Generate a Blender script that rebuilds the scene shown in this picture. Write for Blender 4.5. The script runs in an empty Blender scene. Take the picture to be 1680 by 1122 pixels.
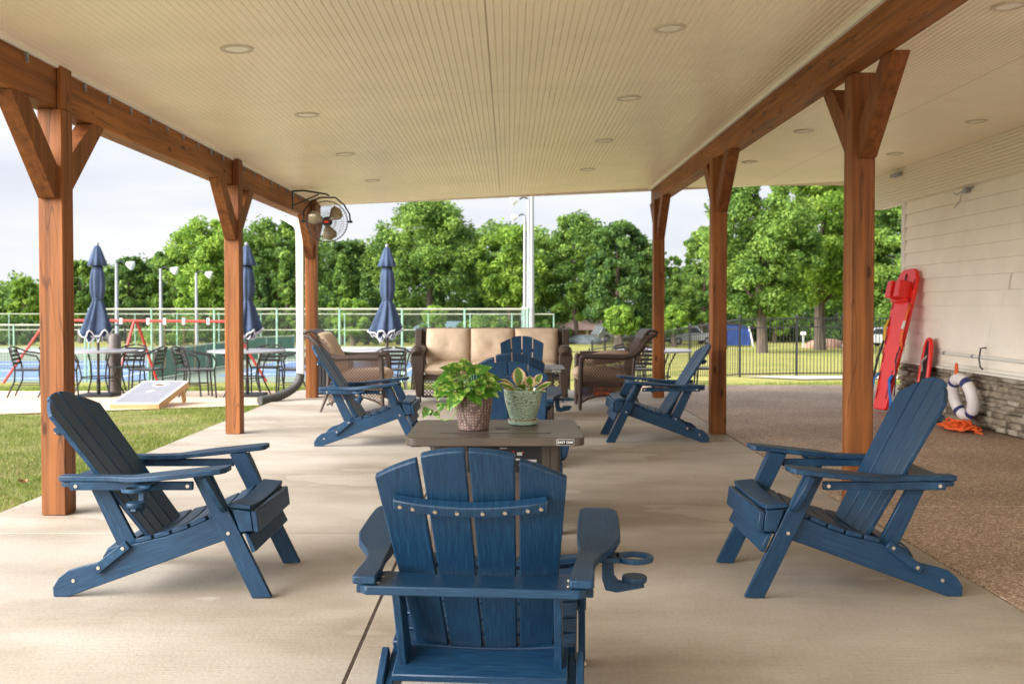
import bpy, math, random
import numpy as np
from mathutils import Vector, Matrix

R = math.radians
C = bpy.context.scene.collection
SC = bpy.context.scene

# ------------------------------------------------------------------ camera, world, sun, exposure
H = 1.20                       # eye height
F = 1620.0                     # focal length in pixels of the 1680 wide photograph
cam_d = bpy.data.cameras.new("camera")
cam = bpy.data.objects.new("camera", cam_d)
C.objects.link(cam)
cam.location = (0, 0, H)
PITCH = 1.4
cam.rotation_euler = (R(90 - PITCH), 0, -math.atan(5 / F))
cam_d.sensor_width = 36
cam_d.lens = 36 * 1626 / 1680
cam_d.shift_y = -21 / 1680
cam_d.clip_start = 0.05
cam_d.clip_end = 2000
cam_d.dof.use_dof = True
cam_d.dof.focus_distance = 3.7
cam_d.dof.aperture_fstop = 6.0
SC.camera = cam

SUN_EL, SUN_AZ = 42, 0         # set below (direction the light comes FROM)
world = bpy.data.worlds.new("World")
SC.world = world
world.use_nodes = True
wn, wl = world.node_tree.nodes, world.node_tree.links
wn.clear()
w_out = wn.new("ShaderNodeOutputWorld")
w_bg = wn.new("ShaderNodeBackground")
sky = wn.new("ShaderNodeTexSky")
sky.sky_type = 'NISHITA'
sky.sun_disc = False
SUN_DIR = Vector((-0.76, -0.46, 0.48)).normalized()     # towards the sun: left, behind the camera
sky.sun_elevation = math.asin(SUN_DIR.z)
sky.sun_rotation = math.atan2(SUN_DIR.x, SUN_DIR.y)
sky.dust_density = 4.0
tc = wn.new("ShaderNodeTexCoord")
mp = wn.new("ShaderNodeMapping")
mp.inputs['Scale'].default_value = (1.1, 1.1, 5.5)
nz = wn.new("ShaderNodeTexNoise")
nz.inputs['Scale'].default_value = 2.3
nz.inputs['Detail'].default_value = 5
nz.inputs['Roughness'].default_value = 0.5
cr = wn.new("ShaderNodeValToRGB")
cr.color_ramp.elements[0].position = 0.34
cr.color_ramp.elements[0].color = (2.85, 2.98, 3.35, 1)
cr.color_ramp.elements[1].position = 0.66
cr.color_ramp.elements[1].color = (3.95, 4.0, 4.12, 1)
mx = wn.new("ShaderNodeMix")
mx.data_type = 'RGBA'
mx.inputs[0].default_value = 0.93                       # overcast: the cloud deck hides nearly all the blue
wl.new(tc.outputs['Generated'], mp.inputs['Vector'])
wl.new(mp.outputs[0], nz.inputs['Vector'])
wl.new(nz.outputs[0], cr.inputs[0])
wl.new(sky.outputs[0], mx.inputs[6])
wl.new(cr.outputs[0], mx.inputs[7])
wl.new(mx.outputs[2], w_bg.inputs[0])
w_bg.inputs[1].default_value = 0.10
wl.new(w_bg.outputs[0], w_out.inputs[0])

sun_d = bpy.data.lights.new("sun", 'SUN')
sun_d.energy = 4.7
sun_d.angle = R(62)
sun_d.color = (1.0, 0.975, 0.94)
sun = bpy.data.objects.new("sun", sun_d)
C.objects.link(sun)
sun.rotation_euler = SUN_DIR.to_track_quat('Z', 'Y').to_euler()

SC.view_settings.view_transform = 'Standard'
SC.view_settings.look = 'None'
SC.view_settings.exposure = 1.48
SC.view_settings.gamma = 1.0
SC.cycles.max_bounces = 10
SC.cycles.diffuse_bounces = 6
SC.cycles.glossy_bounces = 3
SC.cycles.transparent_max_bounces = 8
SC.cycles.sample_clamp_indirect = 8


def at(px, py, Y):
    """a point seen at pixel (px, py) of the photograph that lies Y metres ahead"""
    return Vector(((px - 835) * Y / F, Y, H - (py - 500) * Y / F))


def sstep(a, b, x):
    t = min(1.0, max(0.0, (x - a) / (b - a)))
    return t * t * (3 - 2 * t)


def lerp_tab(tab, y):
    if y <= tab[0][0]:
        return tab[0][1]
    for (a, za), (b, zb) in zip(tab, tab[1:]):
        if y <= b:
            return za + (zb - za) * (y - a) / (b - a)
    return tab[-1][1]


TL = [(-20, -.05), (7, -.05), (11, -.07), (13.5, -.16), (15.6, -.26), (16.6, -.262), (38, -1.80), (40.2, -1.97), (78, -1.97), (95, -2.4), (400, -2.6)]
TR = [(-20, -.05), (7, -.05), (11, -.06), (14.0, -.12), (15.6, -.19), (17.3, -.26), (31, -1.04), (88, -2.44), (120, -2.5), (400, -2.6)]


def ground_z(x, y):
    t = sstep(1.0, 9.0, x)
    return lerp_tab(TL, y) * (1 - t) + lerp_tab(TR, y) * t


# ------------------------------------------------------------------ materials
def new_mat(name):
    m = bpy.data.materials.new(name)
    m.use_nodes = True
    nt = m.node_tree
    return m, nt, nt.nodes, nt.links, nt.nodes['Principled BSDF']


def ramp(nodes, stops):
    r = nodes.new("ShaderNodeValToRGB")
    e = r.color_ramp.elements
    while len(e) > len(stops):
        e.remove(e[-1])
    while len(e) < len(stops):
        e.new(0.5)
    for el, (p, c) in zip(e, stops):
        el.position = p
        el.color = (*c, 1) if len(c) == 3 else c
    return r


def noise(nodes, links, coord, scale, detail=4, rough=.55, vscale=None, loc=None):
    n = nodes.new("ShaderNodeTexNoise")
    n.inputs['Scale'].default_value = scale
    n.inputs['Detail'].default_value = detail
    n.inputs['Roughness'].default_value = rough
    if vscale:
        mpn = nodes.new("ShaderNodeMapping")
        mpn.inputs['Scale'].default_value = vscale
        links.new(coord, mpn.inputs['Vector'])
        links.new(mpn.outputs[0], n.inputs['Vector'])
    else:
        links.new(coord, n.inputs['Vector'])
    return n


def bump(nodes, links, src, bsdf, strength=.3, dist=.01):
    b = nodes.new("ShaderNodeBump")
    b.inputs['Strength'].default_value = strength
    b.inputs['Distance'].default_value = dist
    links.new(src, b.inputs['Height'])
    links.new(b.outputs[0], bsdf.inputs['Normal'])
    return b


def mixc(nodes, links, fac, a, b, mode='MIX'):
    m = nodes.new("ShaderNodeMix")
    m.data_type = 'RGBA'
    m.blend_type = mode
    for idx, v in ((0, fac), (6, a), (7, b)):
        if hasattr(v, 'links') or isinstance(v, bpy.types.NodeSocket):
            links.new(v, m.inputs[idx])
        elif idx == 0:
            m.inputs[0].default_value = v
        else:
            m.inputs[idx].default_value = (*v, 1)
    return m.outputs[2]


def plain(name, col, rough=.5, metal=0., nscale=0, namp=.15, bumps=0., emit=None, coat=0., spec=.5, vs=None):
    m, nt, n, l, b = new_mat(name)
    b.inputs['Roughness'].default_value = rough
    b.inputs['Metallic'].default_value = metal
    b.inputs['Specular IOR Level'].default_value = spec
    if coat:
        b.inputs['Coat Weight'].default_value = coat
    if nscale:
        t = n.new("ShaderNodeTexCoord")
        nn = noise(n, l, t.outputs['Object'], nscale, vscale=vs)
        lo = tuple(c * (1 - namp) for c in col)
        hi = tuple(min(1, c * (1 + namp)) for c in col)
        r = ramp(n, [(.3, lo), (.7, hi)])
        l.new(nn.outputs[0], r.inputs[0])
        l.new(r.outputs[0], b.inputs['Base Color'])
        if bumps:
            bump(n, l, nn.outputs[0], b, bumps, .01)
    else:
        b.inputs['Base Color'].default_value = (*col, 1)
    return m


def wood_mat(name, base, dark, axis, knots=True):
    """stained timber, grain along the object's axis"""
    m, nt, n, l, b = new_mat(name)
    t = n.new("ShaderNodeTexCoord")
    s = [26, 26, 26]
    s[axis] = 1.1
    g = noise(n, l, t.outputs['Object'], 1.0, 5, .6, tuple(s))
    s2 = [3.0, 3.0, 3.0]
    s2[axis] = .8
    g2 = noise(n, l, t.outputs['Object'], 1.0, 3, .5, tuple(s2))
    r = ramp(n, [(.28, dark), (.5, base), (.75, tuple(min(1, c * 1.45) for c in base))])
    l.new(g.outputs[0], r.inputs[0])
    r2 = ramp(n, [(.3, (.68, .62, .60)), (.7, (1.12, 1.10, 1.08))])
    l.new(g2.outputs[0], r2.inputs[0])
    col = mixc(n, l, 1.0, r.outputs[0], r2.outputs[0], 'MULTIPLY')
    if knots:
        v = n.new("ShaderNodeTexVoronoi")
        v.inputs['Scale'].default_value = 1.0
        sk = [7.5, 7.5, 7.5]
        sk[axis] = 2.6
        mk = n.new("ShaderNodeMapping")
        mk.inputs['Scale'].default_value = tuple(sk)
        l.new(t.outputs['Object'], mk.inputs['Vector'])
        l.new(mk.outputs[0], v.inputs['Vector'])
        rk = ramp(n, [(.0, (.16, .12, .10)), (.085, (.30, .24, .20)), (.14, (1, 1, 1))])
        l.new(v.outputs['Distance'], rk.inputs[0])
        col = mixc(n, l, .9, col, rk.outputs[0], 'MULTIPLY')
        # drying checks: thin dark lines along the grain
        sc = [6.0, 6.0, 6.0]
        sc[axis] = .42
        ck = noise(n, l, t.outputs['Object'], 1.0, 2, .5, tuple(sc))
        rc = ramp(n, [(.494, (1, 1, 1)), (.4985, (.22, .16, .13)), (.503, (1, 1, 1))])
        l.new(ck.outputs[0], rc.inputs[0])
        col = mixc(n, l, .95, col, rc.outputs[0], 'MULTIPLY')
    l.new(col, b.inputs['Base Color'])
    b.inputs['Roughness'].default_value = .6
    b.inputs['Specular IOR Level'].default_value = .35
    bump(n, l, g.outputs[0], b, .5, .005)
    return m


WB, WD = (.250, .090, .024), (.120, .040, .011)
M = {}
M['post'] = wood_mat('stained_post_wood', WB, WD, 2)
M['beam'] = wood_mat('stained_beam_wood', (.285, .108, .028), (.14, .048, .014), 1)
M['brace'] = wood_mat('stained_brace_wood', (.215, .075, .021), (.115, .036, .010), 2, False)


def poly_mat(name, rot, sc):
    """poly lumber of the lounge chairs: blue with fine streaks along the board"""
    m, nt, n, l, b = new_mat(name)
    t = n.new("ShaderNodeTexCoord")
    rm = n.new("ShaderNodeMapping")
    rm.inputs['Rotation'].default_value = (0, R(rot), 0)
    l.new(t.outputs['Object'], rm.inputs['Vector'])
    g = noise(n, l, rm.outputs[0], 1.0, 4, .7, sc)
    g1 = noise(n, l, t.outputs['Object'], 4.0, 3, .6)
    r = ramp(n, [(.28, (.0034, .021, .056)), (.5, (.0056, .034, .080)), (.72, (.015, .066, .132))])
    l.new(g.outputs[0], r.inputs[0])
    r1 = ramp(n, [(.35, (.93, .93, .93)), (.7, (1.06, 1.05, 1.05))])
    l.new(g1.outputs[0], r1.inputs[0])
    l.new(mixc(n, l, 1., r.outputs[0], r1.outputs[0], 'MULTIPLY'), b.inputs['Base Color'])
    b.inputs['Roughness'].default_value = .46
    b.inputs['Specular IOR Level'].default_value = .38
    bump(n, l, g.outputs[0], b, .3, .003)
    return m


M['blue'] = poly_mat('blue_poly_slats', 0, (12, 300, 12))
M['blue_rail'] = poly_mat('blue_poly_rails', 20, (11, 60, 300))
M['blue_leg'] = poly_mat('blue_poly_legs', -63, (11, 60, 300))
M['blue_cross'] = poly_mat('blue_poly_cross_boards', 0, (280, 11, 280))
M['bolt'] = plain('steel_bolt', (.75, .68, .58), .3, 1.0)


def concrete_mat():
    m, nt, n, l, b = new_mat('brushed_concrete')
    t = n.new("ShaderNodeTexCoord")
    a = noise(n, l, t.outputs['Object'], 1.0, 6, .6, (.8, 1.6, 1))
    c = noise(n, l, t.outputs['Object'], 1.0, 3, .6, (3, 90, 3))
    d = noise(n, l, t.outputs['Object'], 60, 3, .7)
    r = ramp(n, [(.30, (.315, .275, .228)), (.5, (.40, .357, .303)), (.70, (.475, .434, .380))])
    l.new(a.outputs[0], r.inputs[0])
    r2 = ramp(n, [(.3, (.95, .945, .94)), (.7, (1.03, 1.03, 1.03))])
    l.new(c.outputs[0], r2.inputs[0])
    col = mixc(n, l, 1., r.outputs[0], r2.outputs[0], 'MULTIPLY')
    r3 = ramp(n, [(.30, (.84, .82, .80)), (.55, (1.03, 1.03, 1.03))])
    l.new(d.outputs[0], r3.inputs[0])
    col = mixc(n, l, .8, col, r3.outputs[0], 'MULTIPLY')
    # old water stains: soft brown bands and spots
    s = noise(n, l, t.outputs['Object'], 1.0, 4, .55, (.55, 1.0, 1))
    r4 = ramp(n, [(.46, (1, 1, 1)), (.56, (.82, .785, .74)), (.595, (.74, .69, .64)), (.61, (1, .99, .98))])
    l.new(s.outputs[0], r4.inputs[0])
    col = mixc(n, l, .8, col, r4.outputs[0], 'MULTIPLY')
    s5 = noise(n, l, t.outputs['Object'], 3.2, 2, .5)
    r5 = ramp(n, [(.70, (1, 1, 1)), (.78, (1.0, .78, .52))])
    l.new(s5.outputs[0], r5.inputs[0])
    col = mixc(n, l, .6, col, r5.outputs[0], 'MULTIPLY')
    l.new(col, b.inputs['Base Color'])
    b.inputs['Roughness'].default_value = .62
    ad = n.new("ShaderNodeMath")
    ad.operation = 'ADD'
    l.new(c.outputs[0], ad.inputs[0])
    l.new(d.outputs[0], ad.inputs[1])
    bump(n, l, ad.outputs[0], b, .35, .004)
    return m


M['concrete'] = concrete_mat()


def aggregate_mat():
    m, nt, n, l, b = new_mat('exposed_aggregate')
    t = n.new("ShaderNodeTexCoord")
    v = n.new("ShaderNodeTexVoronoi")
    v.inputs['Scale'].default_value = 105
    l.new(t.outputs['Object'], v.inputs['Vector'])
    sep = n.new("ShaderNodeSeparateColor")
    l.new(v.outputs['Color'], sep.inputs[0])
    r = ramp(n, [(.0, (.20, .145, .105)), (.35, (.36, .265, .195)), (.7, (.50, .39, .30)), (1., (.74, .65, .55))])
    l.new(sep.outputs[0], r.inputs[0])
    re = ramp(n, [(.0, (1.05, 1.05, 1.05)), (.55, (.78, .72, .66))])
    l.new(v.outputs['Distance'], re.inputs[0])
    col = mixc(n, l, 1., r.outputs[0], re.outputs[0], 'MULTIPLY')
    a = noise(n, l, t.outputs['Object'], .9, 5, .6)
    r2 = ramp(n, [(.3, (.72, .70, .68)), (.7, (1.25, 1.25, 1.25))])
    l.new(a.outputs[0], r2.inputs[0])
    col = mixc(n, l, 1., col, r2.outputs[0], 'MULTIPLY')
    l.new(col, b.inputs['Base Color'])
    b.inputs['Roughness'].default_value = .6
    bump(n, l, v.outputs['Distance'], b, .5, -.006)
    return m


M['aggregate'] = aggregate_mat()
M['walk'] = plain('walkway_concrete', (.62, .47, .34), .8, nscale=3, namp=.12)
M['curb'] = plain('path_concrete', (.5, .44, .38), .8, nscale=3, namp=.12)


def grass_mat(name, stops, sc1=.9, vs=None):
    m, nt, n, l, b = new_mat(name)
    t = n.new("ShaderNodeTexCoord")
    a = noise(n, l, t.outputs['Object'], sc1, 6, .65, vs)
    f = noise(n, l, t.outputs['Object'], 22, 4, .7)
    r = ramp(n, stops)
    l.new(a.outputs[0], r.inputs[0])
    r2 = ramp(n, [(.3, (.62, .62, .60)), (.7, (1.25, 1.25, 1.2))])
    l.new(f.outputs[0], r2.inputs[0])
    l.new(mixc(n, l, 1., r.outputs[0], r2.outputs[0], 'MULTIPLY'), b.inputs['Base Color'])
    b.inputs['Roughness'].default_value = .9
    b.inputs['Specular IOR Level'].default_value = .1
    bump(n, l, f.outputs[0], b, .8, .05)
    return m


M['field'] = grass_mat('field_grass', [(.32, (.16, .21, .045)), (.45, (.30, .31, .09)), (.58, (.42, .38, .14)), (.75, (.22, .27, .06))], .55, (.45, 1.7, 1))
M['turf'] = grass_mat('lawn_soil', [(.3, (.13, .17, .04)), (.5, (.24, .24, .09)), (.7, (.30, .23, .12))], 1.4)


def tint_leaf(name, c0, c1, c2, trans=.45, rough=.55):
    """leaves: colour picked by the per-leaf 'tint' attribute"""
    m, nt, n, l, b = new_mat(name)
    at_ = n.new("ShaderNodeAttribute")
    at_.attribute_name = 'tint'
    r = ramp(n, [(.0, c0), (.5, c1), (1., c2)])
    l.new(at_.outputs['Fac'], r.inputs[0])
    l.new(r.outputs[0], b.inputs['Base Color'])
    b.inputs['Roughness'].default_value = rough
    b.inputs['Specular IOR Level'].default_value = .3
    tr = n.new("ShaderNodeBsdfTranslucent")
    l.new(r.outputs[0], tr.inputs[0])
    ms = n.new("ShaderNodeMixShader")
    ms.inputs[0].default_value = trans
    l.new(b.outputs[0], ms.inputs[1])
    l.new(tr.outputs[0], ms.inputs[2])
    l.new(ms.outputs[0], n['Material Output'].inputs[0])
    return m


M['leaf'] = tint_leaf('tree_leaves', (.060, .125, .030), (.15, .265, .048), (.29, .42, .08))
M['leaf_light'] = tint_leaf('light_tree_leaves', (.10, .19, .028), (.21, .36, .045), (.37, .51, .09))
M['leaf_dark'] = tint_leaf('dark_tree_leaves', (.042, .095, .028), (.095, .18, .042), (.18, .29, .06))
M['blade'] = tint_leaf('grass_blades', (.12, .17, .03), (.24, .30, .06), (.52, .46, .20), .45)
M['bark'] = plain('bark', (.10, .075, .055), .9, nscale=6, namp=.4, bumps=.6, vs=(1, 1, .25))
M['ceiling'] = plain('cream_beadboard_paint', (.93, .83, .655), .38, nscale=1.3, namp=.05)
M['ceiling_gap'] = plain('ceiling_joint_tan', (.60, .50, .36), .8)  # darker tan for the panel joints and the roof deck
M['white_trim'] = plain('white_trim_paint', (.80, .77, .70), .5, nscale=5, namp=.04)
M['siding'] = plain('cream_siding', (.88, .82, .73), .6, nscale=2.5, namp=.05)
M['lamp_lens'] = plain('frosted_lens', (.92, .88, .78), .5)
M['fixture'] = plain('fixture_trim_shade', (.60, .51, .39), .4)  # trim ring toned darker: shadow edge round the lens put into its colour
M['steel_dark'] = plain('dark_powder_coat', (.018, .018, .020), .45)
M['fence_black'] = plain('black_fence_paint', (.012, .012, .014), .5)
M['galv'] = plain('galvanised_steel', (.34, .35, .37), .45, .6)
M['green_post'] = plain('weathered_green_pipe', (.24, .40, .32), .6, nscale=4, namp=.3)
M['rail_pale'] = plain('faded_green_rail', (.42, .44, .33), .6, nscale=2, namp=.3)
M['wire'] = plain('fence_wire', (.20, .24, .20), .6, .3)
M['screen'] = plain('green_windscreen', (.05, .16, .12), .9, nscale=3, namp=.2)
M['court_blue'] = plain('blue_court_paint', (.13, .22, .40), .8, nscale=.5, namp=.12)
M['court_green'] = plain('green_court_paint', (.22, .27, .21), .8, nscale=.4, namp=.15)
M['line'] = plain('court_line_paint', (.75, .77, .78), .8)
M['red_paint'] = plain('red_swing_paint', (.50, .05, .045), .45)
M['chain'] = plain('rusty_chain', (.20, .11, .07), .7, .4)
M['white_metal'] = plain('white_enamel', (.8, .8, .8), .35)
M['table_top'] = plain('grey_metal_tabletop', (.34, .34, .37), .35, .2)
M['slat_top'] = plain('weathered_slat', (.16, .15, .15), .4, .2)
M['red_plastic'] = plain('red_polyethylene', (.80, .022, .018), .35, nscale=4, namp=.06)
M['blue_strap'] = plain('blue_webbing', (.01, .16, .55), .7)
M['yellow_strap'] = plain('yellow_webbing', (.75, .42, .02), .7)
M['black_strap'] = plain('black_webbing', (.012, .012, .014), .7)
M['orange_strap'] = plain('orange_webbing', (.85, .13, .02), .6)
M['buoy'] = plain('white_ring_vinyl', (.78, .76, .76), .4, nscale=6, namp=.05)
M['buoy_band'] = plain('navy_band', (.03, .035, .16), .5)
M['pvc'] = plain('white_pvc', (.74, .73, .71), .3)
M['black_plastic'] = plain('black_plastic', (.020, .020, .022), .5, nscale=9, namp=.2)
M['grey_pipe'] = plain('corrugated_drain_plastic', (.055, .052, .050), .5)
M['taupe'] = plain('taupe_bin_plastic', (.11, .09, .085), .6, nscale=5, namp=.12)
M['fan_blade'] = plain('fan_blade_aluminium', (.50, .42, .32), .35, .5)
M['red_emblem'] = plain('red_badge', (.7, .02, .01), .4)
M['brown_metal'] = plain('dark_brown_metal', (.050, .036, .028), .5, nscale=30, namp=.15, bumps=.1)
M['label_black'] = plain('label_black', (.006, .006, .007), .4)
M['label_white'] = plain('label_white', (.75, .74, .72), .4)
M['label_grey'] = plain('label_grey', (.30, .29, .28), .4)
M['soil'] = plain('potting_soil', (.05, .032, .02), .95, nscale=40, namp=.5, bumps=.8)
M['brick'] = plain('distant_brick', (.34, .20, .14), .85, nscale=3, namp=.2)
M['roof_brown'] = plain('distant_shingles', (.24, .16, .14), .85, nscale=2, namp=.2)
M['beige_wall'] = plain('distant_beige_wall', (.62, .52, .38), .85, nscale=1, namp=.1)
M['roof_blue'] = plain('blue_grey_roof', (.14, .22, .26), .7, nscale=1, namp=.1)
M['dark_glass'] = plain('dark_window_glass', (.02, .025, .03), .1)
M['silver_paint'] = plain('silver_car_paint', (.45, .47, .50), .25, .5, coat=.5)
M['rubber'] = plain('tyre_rubber', (.02, .02, .02), .8)
M['blue_paint'] = plain('blue_dumpster_paint', (.018, .055, .24), .45, nscale=2, namp=.2)
M['board_wood'] = plain('pale_pine', (.50, .30, .13), .6, nscale=8, namp=.15, vs=(1, 8, 8))
M['board_top'] = plain('grey_game_board_print', (.235, .235, .27), .35)
M['rock'] = plain('grey_rock', (.30, .28, .26), .9, nscale=3, namp=.3, bumps=.5)
M['tarp'] = plain('grey_tarp', (.20, .23, .26), .6, nscale=3, namp=.3)
M['dead_leaf'] = plain('dry_leaf', (.35, .19, .09), .8)


def woodtop_mat():
    m, nt, n, l, b = new_mat('brown_wood_grain_metal')
    t = n.new("ShaderNodeTexCoord")
    mpn = n.new("ShaderNodeMapping")
    mpn.inputs['Rotation'].default_value = (0, 0, R(38))
    mpn.inputs['Scale'].default_value = (3, 46, 3)
    l.new(t.outputs['Object'], mpn.inputs['Vector'])
    g = n.new("ShaderNodeTexNoise")
    g.inputs['Scale'].default_value = 1.0
    g.inputs['Detail'].default_value = 3
    l.new(mpn.outputs[0], g.inputs['Vector'])
    r = ramp(n, [(.3, (.052, .038, .030)), (.7, (.105, .082, .066))])
    l.new(g.outputs[0], r.inputs[0])
    l.new(r.outputs[0], b.inputs['Base Color'])
    b.inputs['Roughness'].default_value = .40
    bump(n, l, g.outputs[0], b, .5, .004)
    return m


M['woodtop'] = woodtop_mat()


def stone_mat():
    m, nt, n, l, b = new_mat('stacked_stone')
    a = n.new("ShaderNodeAttribute")
    a.attribute_name = 'tint'
    r = ramp(n, [(0., (.13, .105, .08)), (.35, (.25, .205, .155)), (.7, (.36, .305, .235)), (1., (.46, .41, .34))])
    l.new(a.outputs['Fac'], r.inputs[0])
    t = n.new("ShaderNodeTexCoord")
    f = noise(n, l, t.outputs['Object'], 22, 5, .65)
    r2 = ramp(n, [(.3, (.62, .60, .58)), (.7, (1.2, 1.2, 1.2))])
    l.new(f.outputs[0], r2.inputs[0])
    l.new(mixc(n, l, 1., r.outputs[0], r2.outputs[0], 'MULTIPLY'), b.inputs['Base Color'])
    b.inputs['Roughness'].default_value = .85
    bump(n, l, f.outputs[0], b, .8, .015)
    return m


M['stone'] = stone_mat()
M['eave'] = plain('cream_eave_paint', (.84, .77, .65), .5)
M['mortar'] = plain('dark_mortar', (.055, .045, .036), .95)


def wicker_mat():
    m, nt, n, l, b = new_mat('brown_wicker')
    t = n.new("ShaderNodeTexCoord")
    w = n.new("ShaderNodeTexChecker")
    w.inputs['Scale'].default_value = 95
    l.new(t.outputs['Object'], w.inputs['Vector'])
    g = noise(n, l, t.outputs['Object'], 60, 3, .6)
    r = ramp(n, [(.0, (.030, .017, .012)), (1., (.090, .052, .036))])
    ad = n.new("ShaderNodeMath")
    ad.operation = 'MULTIPLY'
    l.new(w.outputs['Fac'], ad.inputs[0])
    l.new(g.outputs[0], ad.inputs[1])
    l.new(ad.outputs[0], r.inputs[0])
    l.new(r.outputs[0], b.inputs['Base Color'])
    b.inputs['Roughness'].default_value = .5
    bump(n, l, ad.outputs[0], b, .7, .006)
    return m


M['wicker'] = wicker_mat()
M['lattice'] = plain('brown_lattice_cane', (.085, .045, .030), .5)
M['cushion'] = plain('tan_cushion_fabric', (.52, .40, .29), .85, nscale=14, namp=.07, bumps=.25)
M['pillow'] = plain('brown_pillow_fabric', (.30, .215, .15), .85, nscale=14, namp=.1, bumps=.3)
M['piping'] = plain('cushion_piping', (.42, .29, .19), .85)
M['navy_fabric'] = plain('navy_umbrella_canvas', (.034, .058, .118), .8, nscale=7, namp=.2)
M['white_fabric'] = plain('white_scallop_trim', (.72, .72, .75), .8)
M['umb_pole'] = plain('bronze_pole', (.07, .045, .04), .4, .3)


def pot_mat(name, base, line, kind):
    m, nt, n, l, b = new_mat(name)
    t = n.new("ShaderNodeTexCoord")
    if kind == 'lace':
        v = n.new("ShaderNodeTexVoronoi")
        v.feature = 'DISTANCE_TO_EDGE'
        v.inputs['Scale'].default_value = 78
        v.inputs['Randomness'].default_value = .35
        l.new(t.outputs['Object'], v.inputs['Vector'])
        r = ramp(n, [(.10, line), (.22, base)])
        l.new(v.outputs['Distance'], r.inputs[0])
        src = v.outputs['Distance']
        b.inputs['Roughness'].default_value = .7
    else:
        w = n.new("ShaderNodeTexWave")
        w.wave_type = 'RINGS'
        w.inputs['Scale'].default_value = 26
        w.inputs['Distortion'].default_value = 9
        w.inputs['Detail'].default_value = 0.5
        w.inputs['Detail Scale'].default_value = 2.2
        l.new(t.outputs['Object'], w.inputs['Vector'])
        r = ramp(n, [(.02, line), (.16, base), (1., tuple(c * 1.15 for c in base))])
        l.new(w.outputs['Fac'], r.inputs[0])
        src = w.outputs['Fac']
        b.inputs['Roughness'].default_value = .22
        b.inputs['Coat Weight'].default_value = .5
    l.new(r.outputs[0], b.inputs['Base Color'])
    bump(n, l, src, b, .6, .004)
    return m


M['pot_brown'] = pot_mat('brown_textured_ceramic', (.28, .20, .17), (.10, .062, .055), 'lace')
M['pot_green'] = pot_mat('green_glazed_ceramic', (.33, .45, .33), (.11, .14, .10), 'scroll')
M['glaze_plain'] = plain('plain_green_glaze', (.33, .46, .36), .2, coat=.5)
M['glaze_rim'] = plain('brown_glaze_edge', (.22, .09, .04), .3)


def houseplant_mat(name, green, light, edge, edge2, scale, th):
    """variegated leaves; uv.x runs across the leaf from -1 to 1 (stored 0..1), uv.y along it"""
    m, nt, n, l, b = new_mat(name)
    uv = n.new("ShaderNodeUVMap")
    t = n.new("ShaderNodeTexCoord")
    sx = n.new("ShaderNodeSeparateXYZ")
    l.new(uv.outputs[0], sx.inputs[0])
    a1 = n.new("ShaderNodeMath")
    a1.operation = 'SUBTRACT'
    a1.inputs[1].default_value = .5
    l.new(sx.outputs[0], a1.inputs[0])
    a2 = n.new("ShaderNodeMath")
    a2.operation = 'ABSOLUTE'
    l.new(a1.outputs[0], a2.inputs[0])          # 0 midrib .. .5 edge
    nn = noise(n, l, t.outputs['Object'], scale, 3, .6)
    m2 = n.new("ShaderNodeMath")
    m2.operation = 'MULTIPLY_ADD'
    m2.inputs[1].default_value = .35
    l.new(nn.outputs[0], m2.inputs[0])
    l.new(a2.outputs[0], m2.inputs[2])
    if edge is None:
        r = ramp(n, [(.0, tuple(c * 1.3 for c in green)), (th - .12, green), (th, light), (th + .16, green)])
        l.new(nn.outputs[0], r.inputs[0])
    else:
        r = ramp(n, [(.0, green), (.42, tuple(c * .8 for c in green)), (.50, light), (.60, edge), (.66, edge2)])
        l.new(m2.outputs[0], r.inputs[0])
    l.new(r.outputs[0], b.inputs['Base Color'])
    b.inputs['Roughness'].default_value = .32
    tr = n.new("ShaderNodeBsdfTranslucent")
    l.new(r.outputs[0], tr.inputs[0])
    ms = n.new("ShaderNodeMixShader")
    ms.inputs[0].default_value = .25
    l.new(b.outputs[0], ms.inputs[1])
    l.new(tr.outputs[0], ms.inputs[2])
    l.new(ms.outputs[0], n['Material Output'].inputs[0])
    return m


M['pothos'] = houseplant_mat('pothos_leaves', (.055, .17, .016), (.36, .50, .10), None, None, 34, .62)
M['pep'] = houseplant_mat('peperomia_leaves', (.13, .27, .03), (.62, .60, .30), (.72, .60, .36), (.62, .16, .08), 26, .5)
M['stem'] = plain('green_stem', (.20, .36, .06), .5)


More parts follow.
